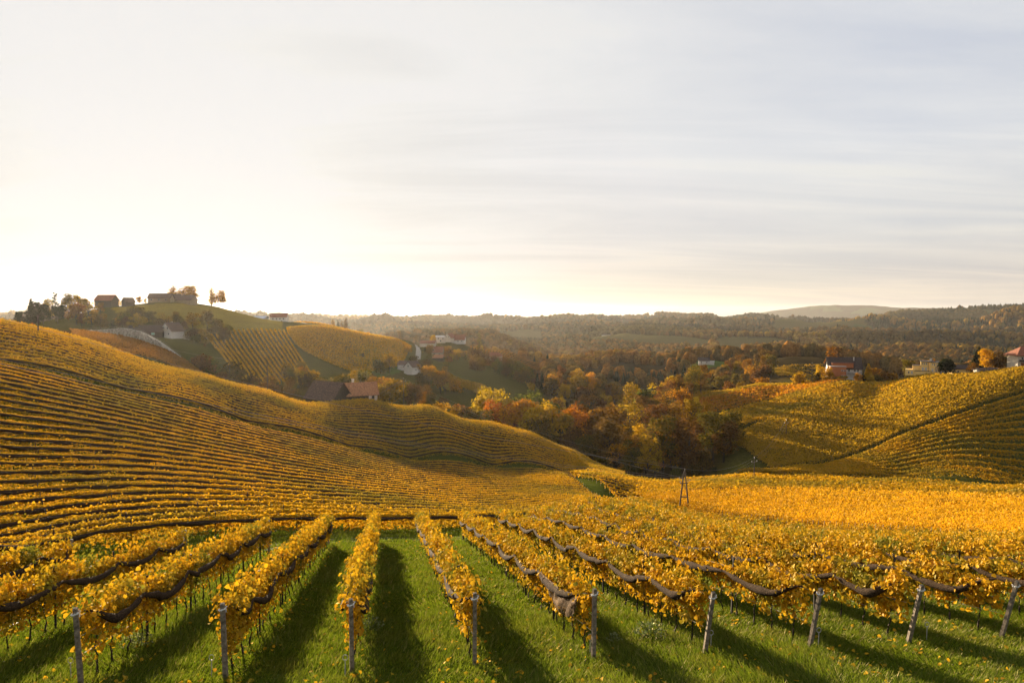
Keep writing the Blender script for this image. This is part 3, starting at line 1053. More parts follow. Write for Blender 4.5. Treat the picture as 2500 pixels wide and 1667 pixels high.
# ---- the other blocks: rows lie between two survey lines
def block(bot, top, n, label, group, material, size_k=0.0020, dens_k=1.0, keep=None, nets=False, top_h=1.8, low=0.5, head=0.5, thick=0.24, posts=0, ends=False, ragged=1.0, gap=0.45, seed=0, t_pow=1.0, first=1, min_len=8, wig=0.0):
    A = curve(bot, 80) if isinstance(bot, list) else bot
    B = curve(top, 80) if isinstance(top, list) else top
    count = 0
    for k in range(n):
        t = ((k + 0.0) / max(1, n - 1)) ** t_pow
        Q = A * (1 - t) + B * t
        Q, ln = resample(Q, 1.0)
        m = np.abs(Q[:, 0]) < 0.78 * Q[:, 1] + 4
        if keep is not None:
            m &= keep(Q[:, 0], Q[:, 1])
        idx = np.where(m)[0]
        if len(idx) < min_len:
            continue
        runs = np.split(idx, np.where(np.diff(idx) > 3)[0] + 1)
        run = max(runs, key=len)
        if len(run) < min_len:
            continue
        count += 1
        L = Line(Q[run])
        sd = seed * 1000 + k * 11
        Vs, Fs, b = [], [], 0
        for a in np.arange(0, L.len, 30.0):
            mm = (L.s >= a - 0.01) & (L.s <= a + 31)
            if mm.sum() < 3:
                continue
            LL = Line(L.p[mm])
            d = float(np.median(np.hypot(*L.p[mm].T)))
            size = min(0.62, max(0.14, d * size_k))
            dens = 420 * dens_k * (0.125 / size) ** 2
            V, F = foliage(LL, sd + int(a), size, dens, d < 70, top=top_h, low=low, thick=thick, head=head, ragged=ragged, vine_gap=gap, pitch=1.1 if d < 150 else 1.6)
            Vs.append(V); Fs.append(F + b); b += len(V)
            if d < 70 and a + 30 < L.len and False:
                pass
        ks = {f.shape[1] for f in Fs}
        x0 = L.p[0]
        root = link('vine_row', None, loc=(x0[0], x0[1], float(L.z[0])))
        tag(root, label(count), 'vine row', group)
        inv = Matrix.Translation(root.location).inverted()
        o = link('foliage', big_mesh('foliage', np.concatenate(Vs), np.concatenate(Fs), [material]), root)
        o.matrix_parent_inverse = inv
        if nets:
            o = link('bird_net', net_tube(L, sd, nets, rad=min(0.15, 0.06 + 0.0007 * float(L.p[:, 1].mean())), sag=0.10, n=5, step=1.0, off=0.42, base=1.36).mesh('bird_net', M_NET, smooth=True), root)
            o.matrix_parent_inverse = inv
        if k < posts:
            s = 2.0
            while s < L.len:
                x, y, z, tx, ty = L.at(s)
                link('post', POST, root, (x - root.location.x, y - root.location.y, z - root.location.z))
                s += 5.5
        if ends:
            for s in ((0.0,) if ends == 1 else (L.len,) if ends == 2 else (0.0, L.len)):
                x, y, z, tx, ty = L.at(s)
                link('end_post', POSTG, root, (x - root.location.x, y - root.location.y, z - root.location.z), (0.05, 0.1, 0))
    return count


far_side = lambda x, y: beyond_track(x, y) & (dist_to(TRACK, x, y) > 2.6)
block(A_BOT, A_TOP, 26, lambda k: f'yellow vine row on the left slope, {nth(k)} row up from the farm track', 'vine rows across the left slope', M_GOLD, keep=far_side, nets=1, posts=12, ends=2, seed=1, ragged=0.42, t_pow=1.05, low=0.3, thick=0.17, size_k=0.0013, head=0.42, dens_k=1.15, top_h=1.72)
block(B_BOT, B_TOP, 19, lambda k: f'yellow vine row below the barn, {nth(k)} row above the dark grass ditch', 'vine rows across the barn hill', M_GOLD, nets=1, seed=2, head=0.4, size_k=0.0013, top_h=1.85, thick=0.18, low=0.25, dens_k=1.1)
block([(1690, 1262, 124, 0), (1620, 1240, 140, 0), (1545, 1222, 155, 0)], [(2560, 1353, 56, 0), (2560, 1300, 80, 0), (2560, 1246, 103, 0)], 1, lambda k: '', '', M_ORANGE) if False else None
# upright rows of the orange block: from its near edge to its far edge
_ib, _it = curve(I_BOT, 60), curve(I_TOP, 60)
_nI = 62
_cnt = 0
for _k in range(_nI):
    _a = _ib[int(_k * 59 / (_nI - 1))]; _b = _it[int(_k * 59 / (_nI - 1))]
    _seg = np.stack([_a + (_b - _a) * t for t in np.linspace(0, 1, 40)])
    _cnt += block(_seg, _seg, 1, lambda k, c=_k + 1: f'bright orange vine row behind the A-frame mast, {nth(c)} row right of the mast', 'orange vine rows behind the pole', M_ORANGE, seed=40 + _k, top_h=2.0, low=0.25, head=0.3, thick=0.42, ragged=2.2, gap=0.7, dens_k=0.42, size_k=0.0017, ends=1)
block(J_BOT, J_TOP, 15, lambda k: f'low amber vine row on the valley floor, {nth(k)} row behind the orange block', 'vine rows on the valley floor', M_GOLD, nets=1, seed=3, head=0.5, ends=1)
# right hill
block(G_BOT, E4, 13, lambda k: f'vine row at the foot of the right hill, {nth(k)} row up from the hollow', 'vine rows at the foot of the right hill', M_GOLD, seed=4, size_k=0.0013, top_h=1.9, thick=0.24, low=0.2, dens_k=1.1)
_e4b = [(u, v, y + 7, 0) for u, v, y, _ in E4]
block(_e4b, E2, 27, lambda k: f'mottled amber vine row below the yellow house, {nth(k)} row above the grass strip', 'mottled vine rows on the right hill', M_OLIVE, seed=5, size_k=0.0016, ragged=2.4, gap=0.5, thick=0.4, top_h=1.9, dens_k=0.8)
block([(1760, 1062, 280, 0), (1800, 1052, 283, 0), (1875, 1025, 290, 0), (2130, 970, 324, 0), (2290, 918, 352, 0)], E1, 11, lambda k: f'bright vine row in the band climbing to the yellow house, {nth(k)} row up', 'yellow vine rows climbing to the yellow house', M_GOLD, seed=6, size_k=0.0018, thick=0.35, top_h=2.0)
block([(1700, 1020, 306, 0), (1875, 978, 330, 0), (2060, 938, 350, 0)], [(1690, 985, 330, 0), (1860, 955, 352, 0), (2030, 940, 358, 0)], 6, lambda k: f'red and orange vine row below the red house, {nth(k)} row up from the yellow band', 'red vine rows below the red house', M_RED, seed=7, size_k=0.0019, thick=0.5, ragged=2.0)
block([(1690, 982, 333, 0), (1850, 953, 355, 0), (2010, 940, 361, 0)], E0, 8, lambda k: f'olive vine row on the right crest, {nth(k)} row above the red vines', 'olive vine rows on the right crest', M_OLIVE, seed=8, size_k=0.0018)
# left hills
block([(190, 838, 258, 0), (350, 868, 258, 0), (480, 918, 268, 0), (560, 945, 285, 0)], [(170, 812, 330, 0), (300, 828, 316, 0), (390, 855, 297, 0), (450, 885, 287, 0)], 16, lambda k: f'russet vine row in the brown field under the stone wall, {nth(k)} row up', 'russet vine rows under the stone wall', M_RUSSET, seed=9, top_h=1.5, dens_k=0.6, size_k=0.0017)
_dl, _dr = curve([(500, 812, 456, 0), (530, 862, 388, 0), (590, 945, 312, 0)], 60), curve([(692, 812, 484, 0), (725, 862, 415, 0), (778, 940, 350, 0)], 60)
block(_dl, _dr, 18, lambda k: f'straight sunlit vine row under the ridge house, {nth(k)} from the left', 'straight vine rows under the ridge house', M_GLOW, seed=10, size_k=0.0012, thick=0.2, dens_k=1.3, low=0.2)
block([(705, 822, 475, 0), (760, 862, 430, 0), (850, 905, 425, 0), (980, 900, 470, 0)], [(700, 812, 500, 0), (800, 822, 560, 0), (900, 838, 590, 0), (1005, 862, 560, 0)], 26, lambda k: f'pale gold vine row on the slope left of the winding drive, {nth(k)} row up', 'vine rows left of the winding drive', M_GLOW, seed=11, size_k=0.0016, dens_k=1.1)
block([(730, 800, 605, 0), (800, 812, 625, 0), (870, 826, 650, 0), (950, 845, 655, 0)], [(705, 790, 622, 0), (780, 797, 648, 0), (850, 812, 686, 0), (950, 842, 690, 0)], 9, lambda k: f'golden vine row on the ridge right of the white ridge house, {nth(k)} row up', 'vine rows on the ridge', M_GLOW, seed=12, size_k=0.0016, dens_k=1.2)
block([(1100, 935, 470, 0), (1180, 975, 430, 0), (1280, 1018, 385, 0)], [(1080, 905, 500, 0), (1180, 945, 450, 0), (1300, 1002, 400, 0)], 11, lambda k: f'yellow-green vine row in the long strip below the farm cluster, {nth(k)} row up', 'vine rows in the long middle strip', M_OLIVE, seed=13, size_k=0.0017, dens_k=1.2)
_ll, _lr = curve([(1150, 850, 760, 0), (1150, 872, 680, 0)], 30), curve([(1385, 900, 705, 0), (1335, 915, 640, 0)], 30)
block(_ll, _lr, 30, lambda k: f'thin vine row beside the tall poplars, {nth(k)} from the left', 'thin vine rows beside the tall poplars', M_RUSSET, seed=14, size_k=0.0014, thick=0.3, dens_k=0.9)
block([(1290, 960, 490, 0), (1340, 972, 480, 0), (1390, 962, 495, 0)], [(1270, 905, 610, 0), (1350, 925, 570, 0), (1420, 945, 530, 0)], 16, lambda k: f'olive vine row behind the dark spruces, {nth(k)} row up', 'vine rows behind the dark spruces', M_OLIVE, seed=15, size_k=0.0017)
block([(1900, 925, 475, 0), (1950, 922, 470, 0), (2000, 917, 465, 0)], [(1885, 903, 520, 0), (1940, 893, 560, 0), (2010, 889, 566, 0)], 13, lambda k: f'golden vine row on the knoll left of the red house, {nth(k)} row up', 'vine rows on the knoll', M_GOLD, seed=16, size_k=0.0015)
# ------------------------------------------------------------------ trees
PAL = {
    'olive': [(0.0, (0.070, 0.065, 0.010)), (0.5, (0.135, 0.105, 0.012)), (1.0, (0.22, 0.13, 0.012))],
    'gold': [(0.0, (0.30, 0.17, 0.010)), (0.5, (0.50, 0.27, 0.010)), (1.0, (0.62, 0.34, 0.012))],
    'amber': [(0.0, (0.17, 0.10, 0.010)), (0.5, (0.31, 0.16, 0.010)), (1.0, (0.44, 0.20, 0.010))],
    'rust': [(0.0, (0.14, 0.060, 0.012)), (0.5, (0.25, 0.115, 0.012)), (1.0, (0.36, 0.17, 0.012))],
    'brown': [(0.0, (0.085, 0.048, 0.014)), (0.5, (0.15, 0.078, 0.016)), (1.0, (0.22, 0.11, 0.016))],
    'red': [(0.0, (0.30, 0.095, 0.012)), (0.5, (0.46, 0.155, 0.012)), (1.0, (0.56, 0.23, 0.012))],
    'dark': [(0.0, (0.014, 0.018, 0.008)), (0.5, (0.022, 0.030, 0.011)), (1.0, (0.040, 0.045, 0.014))],
    'green': [(0.0, (0.045, 0.060, 0.012)), (0.5, (0.085, 0.10, 0.014)), (1.0, (0.16, 0.14, 0.014))]}
CROWN = {k: leaf_mat('crown_' + k, v, 0.5, gloss=0, dim=0.95 if k in ('gold', 'amber') else 0.72, objrand=0.0 if k in ('dark',) else 0.8) for k, v in PAL.items()}
M_TRUNK = mat('tree_bark', (0.055, 0.042, 0.030), 0.95, 0.5, 3.0)


def puffs(rg, shape):
    """clump centres and radii of a crown of height 1"""
    out = []
    if shape == 'round':
        for k in range(26):
            th = rg.uniform(0, 6.283); z = rg.uniform(0.0, 1.0)
            hz_ = 0.30 + 0.60 * z
            rr = 0.30 * math.sqrt(max(0.05, 1 - ((hz_ - 0.55) / 0.42) ** 2)) * math.sqrt(rg.random())
            out.append((rr * math.cos(th), rr * math.sin(th), hz_, rg.uniform(0.075, 0.15)))
    elif shape == 'tall':
        for k in range(28):
            th = rg.uniform(0, 6.283)
            hz_ = rg.uniform(0.22, 0.93)
            rr = 0.20 * math.sqrt(max(0.05, 1 - ((hz_ - 0.6) / 0.45) ** 2)) * math.sqrt(rg.random())
            out.append((rr * math.cos(th), rr * math.sin(th), hz_, rg.uniform(0.055, 0.11)))
    elif shape == 'bush':
        for k in range(20):
            th = rg.uniform(0, 6.283)
            hz_ = rg.uniform(0.12, 0.80)
            rr = 0.48 * math.sqrt(max(0.05, 1 - ((hz_ - 0.3) / 0.62) ** 2)) * math.sqrt(rg.random())
            out.append((rr * math.cos(th), rr * math.sin(th), hz_, rg.uniform(0.13, 0.24)))
    elif shape == 'poplar':
        for k in range(30):
            th = rg.uniform(0, 6.283)
            hz_ = 0.10 + 0.86 * k / 29
            rr = 0.055 * (1 - abs(hz_ - 0.45) * 0.9)
            out.append((rr * math.cos(th), rr * math.sin(th), hz_, 0.055 * (1.1 - abs(hz_ - 0.4))))
    elif shape == 'dome':
        for k in range(30):
            th = rg.uniform(0, 6.283)
            hz_ = rg.uniform(0.15, 0.85)
            rr = 0.42 * math.sqrt(max(0.05, 1 - ((hz_ - 0.3) / 0.66) ** 2)) * math.sqrt(rg.random())
            out.append((rr * math.cos(th), rr * math.sin(th), hz_, rg.uniform(0.12, 0.2)))
    return out


def crown_mesh(seed, shape, n, size, spread=0.7, hollow=0.45):
    rg = np.random.default_rng(seed); r2 = random.Random(seed)
    if shape == 'spruce':
        h = 1 - np.sqrt(rg.random(n)) * 0.93
        th = rg.random(n) * 6.283
        tier = 0.72 + 0.28 * np.abs(((h * 15) % 1.0) - 0.5) * 2
        r = 0.21 * (1 - h) ** 0.85 * tier * (0.45 + 0.55 * rg.random(n) ** 0.5) * (0.85 + 0.3 * np.sin(th * 3 + seed))
        C = np.stack([r * np.cos(th), r * np.sin(th), h - r * 0.25], -1)
        N = np.stack([np.cos(th) * 0.6, np.sin(th) * 0.6, np.full(n, 0.7)], -1)
        V, F = leaf_cloud(C, size * (0.6 + 0.8 * rg.random(n)), N, rg, False)
        return big_mesh('crown', V, F)
    ps = np.array(puffs(r2, shape))
    w = ps[:, 3] ** 2
    k = rg.choice(len(ps), n, p=w / w.sum())
    d = rg.normal(size=(n, 3)); d /= np.linalg.norm(d, axis=1, keepdims=True)
    d[:, 2] = np.where(rg.random(n) < 0.3, np.abs(d[:, 2]), d[:, 2])
    rr = ps[k, 3:4] * (hollow + (1 - hollow) * rg.random((n, 1)) ** 0.6) * (1 + 0.25 * rg.normal(size=(n, 1)) * spread)
    C = ps[k, :3] + d * rr
    V, F = leaf_cloud(C, size * (0.6 + 0.8 * rg.random(n)), d * 0.8 + np.array([0, 0, 0.3]), rg, False)
    return big_mesh('crown', V, F)


def trunk_mesh(seed, shape):
    r = random.Random(seed)
    mb = MB()
    if shape == 'spruce':
        mb.tube([(0, 0, -0.03), (0, 0, 0.5), (0.003, 0, 0.97)], [0.016, 0.010, 0.002], n=6)
    elif shape == 'poplar':
        mb.tube([(0, 0, -0.03), (0.004, 0, 0.5), (0, 0.003, 0.95)], [0.016, 0.011, 0.002], n=6)
        for k in range(10):
            a = r.uniform(0, 6.28); z = 0.12 + 0.07 * k
            mb.tube([(0, 0, z), (0.04 * math.cos(a), 0.04 * math.sin(a), z + 0.12)], [0.005, 0.002], n=4)
    else:
        top = 0.72 if shape != 'bush' else 0.5
        mb.tube([(0, 0, -0.04), (r.uniform(-.01, .01), r.uniform(-.01, .01), 0.25), (r.uniform(-.03, .03), r.uniform(-.03, .03), 0.5), (r.uniform(-.04, .04), r.uniform(-.04, .04), top)], [0.020, 0.016, 0.011, 0.004], n=6)
        for k in range(11):
            a = k * 2.4 + r.uniform(-.5, .5); z = 0.20 + 0.045 * k; ln = r.uniform(0.16, 0.28) * (0.7 if shape == 'tall' else 1)
            b = (ln * 0.55 * math.cos(a), ln * 0.55 * math.sin(a), z + ln * 0.55)
            mb.tube([(0, 0, z), b, (ln * math.cos(a), ln * math.sin(a), z + ln * 1.25)], [0.009, 0.006, 0.002], n=4)
    return mb.mesh('trunk', M_TRUNK)


TPL = {}
for _s, _n, _sz, _cnt in (('round', 2400, 0.036, 4), ('tall', 2600, 0.026, 4), ('sparse', 1100, 0.026, 3), ('bush', 1100, 0.075, 4), ('poplar', 900, 0.026, 2), ('spruce', 1500, 0.045, 3), ('dome', 2600, 0.055, 1), ('small', 900, 0.055, 3)):
    base = {'sparse': 'tall', 'small': 'round'}.get(_s, _s)
    TPL[_s] = [(crown_mesh(900 + 31 * k + len(_s) * 7, base, _n, _sz, 1.3 if _s == 'sparse' else 0.7), trunk_mesh(60 + k, base)) for k in range(_cnt)]
for _l in TPL.values():
    for _c, _t in _l:
        _c.materials.append(CROWN['olive'])


def tree(x, y, h, shape, pal, label, cat='tree', group=None, name=None, wide=1.0, k=None, sink=0.0):
    z = float(hz(x, y)[0]) - sink
    k = random.randrange(len(TPL[shape])) if k is None else k
    c, t = TPL[shape][k % len(TPL[shape])]
    nm = name or {'poplar': 'poplar_tree', 'spruce': 'spruce_tree', 'bush': 'shrub'}.get(shape, 'broadleaf_tree')
    root = link(nm, None, loc=(x, y, z), rot=(0, 0, random.uniform(0, 6.28)), scale=(h * wide, h * wide, h))
    o = link('crown', c, root)
    o.material_slots[0].link = 'OBJECT'
    o.material_slots[0].material = CROWN[pal]
    link('trunk', t, root)
    return tag(root, label, cat, group)


def tree_at(u, vtop, y, shape, pal, label, **kw):
    """tree whose top shows at (u, vtop) when it stands y metres ahead"""
    p = P(u, vtop, y)
    h = max(1.2, p[2] - float(hz(p[0], p[1])[0]))
    return tree(p[0], p[1], h, shape, pal, label, **kw)


# --- the wood in the hollow, trees one can tell apart
for u, v, y, s, pal, w, lab in [
    (1348, 987, 292, 'round', 'amber', 1.0, 'amber round tree at the left end of the hollow wood'),
    (1322, 1012, 285, 'round', 'olive', 1.0, 'olive tree at the outermost left of the hollow wood'),
    (1393, 992, 300, 'round', 'red', 0.9, 'bright red tree left of the hollow wood centre'),
    (1424, 990, 312, 'round', 'rust', 1.0, 'dark rust tree beside the bright red one'),
    (1472, 990, 300, 'round', 'rust', 1.0, 'broad orange rust crown in the middle of the hollow wood'),
    (1446, 1020, 282, 'sparse', 'brown', 1.1, 'half bare brown tree under the broad orange rust crown'),
    (1538, 980, 305, 'sparse', 'amber', 1.2, 'thin amber tree rising behind the orange rust crown'),
    (1500, 1012, 285, 'tall', 'brown', 1.1, 'tall brown tree right of the orange rust crown'),
    (1574, 962, 330, 'tall', 'brown', 1.2, 'tall bare topped brown tree in the back of the hollow wood'),
    (1596, 985, 290, 'sparse', 'brown', 1.0, 'thin bare tree with upright limbs in the hollow wood'),
    (1630, 976, 285, 'sparse', 'brown', 1.2, 'tallest bare limbed tree of the hollow wood'),
    (1660, 985, 280, 'sparse', 'rust', 1.1, 'russet half bare tree beside the tallest bare one'),
    (1690, 972, 285, 'tall', 'amber', 1.1, 'tall amber tree with a long straight trunk'),
    (1706, 968, 300, 'tall', 'gold', 0.9, 'yellow topped slender tree behind the amber one'),
    (1728, 978, 300, 'tall', 'gold', 0.9, 'yellow slender tree left of the big dark orange one'),
    (1757, 1001, 262, 'tall', 'amber', 1.7, 'big orange tipped tree second from the right end of the hollow wood'),
    (1786, 998, 256, 'round', 'olive', 1.1, 'big dark tree at the right end of the hollow wood'),
    (1577, 1035, 262, 'tall', 'gold', 1.2, 'bright gold tree in front of the bare limbed ones'),
    (1548, 1060, 256, 'tall', 'amber', 1.1, 'amber tree left of the bright gold one'),
    (1742, 1005, 250, 'tall', 'olive', 1.4, 'dark brown tree touching the big dark tree'),
    (1768, 1025, 246, 'tall', 'brown', 1.4, 'low dark tree in front of the big dark tree'),
    (1800, 1045, 252, 'round', 'amber', 0.8, 'outermost right small amber tree of the hollow wood'),
    (1700, 1020, 262, 'tall', 'rust', 1.4, 'dense rust tree between the bare limbed and the dark trees'),
    (1640, 1040, 252, 'tall', 'amber', 1.3, 'amber brown tree before the tallest bare tree'),
    (1600, 1055, 250, 'tall', 'amber', 1.2, 'amber brown tree in front of the bare limbed ones'),
    (1682, 1022, 246, 'tall', 'brown', 1.2, 'brown tree at the front edge of the hollow wood'),
    (1460, 1050, 272, 'round', 'brown', 1.1, 'shaded brown tree beside the olive tree on the barn hill end'),
    (1530, 1030, 275, 'tall', 'brown', 1.3, 'shaded brown tree behind the amber front tree'),
    (1667, 1058, 258, 'tall', 'rust', 1.1, 'rust tree in shade before the tall amber one'),
    (1620, 1015, 248, 'tall', 'olive', 1.2, 'dim olive tree at the front edge of the hollow wood'),
    (1582, 1065, 240, 'round', 'amber', 1.0, 'bushy brownish gold tree at the front edge above the yellow rows'),
    (1545, 1075, 240, 'tall', 'olive', 1.3, 'low olive tree left of the bushy brownish gold one'),
    (1513, 1080, 248, 'sparse', 'gold', 1.3, 'ragged yellow leaved tree over the grassy gully'),
    (1487, 1025, 258, 'tall', 'brown', 1.3, 'dark brown tree behind the ragged yellow leaved one'),
    (1432, 1058, 268, 'round', 'olive', 1.0, 'olive tree over the end of the barn hill'),
    (1398, 1040, 282, 'round', 'brown', 1.0, 'brown tree just behind the barn hill crest'),
    (1365, 1030, 290, 'tall', 'dark', 0.9, 'dark evergreen tree in the left part of the hollow wood'),
    (1715, 1098, 246, 'bush', 'brown', 0.8, 'brown thicket under the big dark tree'),
    (1690, 1130, 240, 'bush', 'olive', 0.9, 'olive bush in front of the brown thicket'),
    (1745, 1140, 238, 'bush', 'dark', 0.9, 'dark bush at the right foot of the hollow wood'),
    (1650, 1138, 240, 'bush', 'green', 1.0, 'pale green bush at the front foot of the hollow wood'),
    (1475, 1110, 256, 'bush', 'olive', 1.1, 'low bush where the gully meets the wood'),
    (1622, 918, 420, 'round', 'gold', 1.3, 'large golden tree lit on top beside the right crest'),
    (1655, 930, 410, 'round', 'amber', 1.2, 'large amber tree right of the lit golden one'),
    (1560, 935, 420, 'round', 'amber', 1.1, 'amber tree left of the lit golden one'),
    (1590, 950, 400, 'bush', 'green', 1.0, 'pale greenish shrub below the lit golden tree'),
    (1686, 960, 400, 'round', 'brown', 1.2, 'shaded brown tree at the edge of the olive vineyard')]:
    tree_at(u, v, y, s, pal, lab, wide=w)

GOLDENS = ['gold', 'amber', 'amber', 'rust', 'rust', 'olive', 'brown', 'rust']
WORD = {'gold': 'golden', 'amber': 'amber', 'rust': 'rust coloured', 'olive': 'olive', 'brown': 'brown', 'red': 'red', 'dark': 'dark evergreen', 'green': 'green'}


def scatter(n, u0, u1, y0, y1, h0, h1, pals, shapes, where, group, mind=6.0, wide=(0.9, 1.25), test=None, seed=0):
    r = random.Random(seed)
    got = []
    tries = 0
    while len(got) < n and tries < n * 40:
        tries += 1
        y = math.exp(r.uniform(math.log(y0), math.log(y1)))
        u = r.uniform(u0, u1)
        x = (u - 1250) / FPX * y
        if test is not None and not test(u, y):
            continue
        if any((x - a) ** 2 + (y - b) ** 2 < mind * mind for a, b in got):
            continue
        h = r.uniform(h0, h1)
        if not in_sight(np.array([x]), np.array([y]), h, 1.0)[0]:
            continue
        got.append((x, y))
        pal = r.choice(pals)
        tree(x, y, h, r.choice(shapes), pal, f'{WORD[pal]} tree {where}', group=f'{WORD[pal]} trees {group}', wide=r.uniform(*wide))
    return got


scatter(70, 1330, 1720, 300, 400, 12, 18, ['brown', 'rust', 'amber', 'olive', 'brown'], ['round', 'tall', 'sparse'], 'inside the hollow wood between the vineyard hills', 'inside the hollow wood', 6, seed=1)
scatter(60, 1340, 1720, 400, 560, 12, 17, GOLDENS, ['round', 'round', 'small'], 'in the rolling wood beyond the hollow', 'in the rolling wood beyond the hollow', 8, seed=2)
scatter(34, 700, 1095, 285, 345, 7.5, 12, ['olive', 'olive', 'brown', 'olive', 'amber'], ['round', 'bush', 'tall'], 'in the dark belt behind the twin-roofed barn', 'behind the twin-roofed barn', 5, seed=3, test=lambda u, y: not (820 < u < 930 and y < 292))
scatter(16, 1085, 1330, 288, 330, 9, 13, ['olive', 'amber', 'olive', 'brown'], ['round', 'round', 'bush'], 'along the stream below the long vineyard strip', 'along the stream below the long strip', 5, seed=4)
scatter(26, 1150, 1330, 500, 590, 8, 13, ['olive', 'brown', 'brown', 'green'], ['round', 'bush'], 'in the shaded copse around the dark spruces', 'in the copse round the spruces', 6, seed=5, test=lambda u, y: (u - 1150) * 0.45 + 500 < y + 60)
scatter(14, 990, 1110, 420, 520, 6, 10, ['amber', 'olive', 'olive', 'gold'], ['round', 'bush'], 'near the white gabled house in the valley', 'near the white gabled valley house', 6, seed=6)
scatter(16, 1040, 1150, 560, 690, 6, 11, ['olive', 'brown', 'olive', 'amber'], ['round', 'bush'], 'round the farmhouses in the valley', 'round the valley farmhouses', 7, seed=7)
scatter(24, 450, 780, 285, 325, 5, 9, ['olive', 'brown', 'brown'], ['bush', 'bush', 'round'], 'at the foot of the straight sunlit rows', 'at the foot of the straight rows', 5, seed=8, test=lambda u, y: y < 300 + (u - 450) * 0.07)
scatter(22, 300, 560, 405, 440, 7, 12, ['olive', 'amber', 'amber', 'brown', 'olive'], ['round', 'bush'], 'on the slope above the white gabled hollow farm', 'above the hollow farm', 6, seed=9)

scatter(40, 1700, 1900, 440, 640, 9, 14, ['rust', 'rust', 'amber', 'brown', 'olive'], ['round', 'round', 'bush'], 'in the rust wood behind the right crest vines', 'behind the right crest', 7, seed=12)

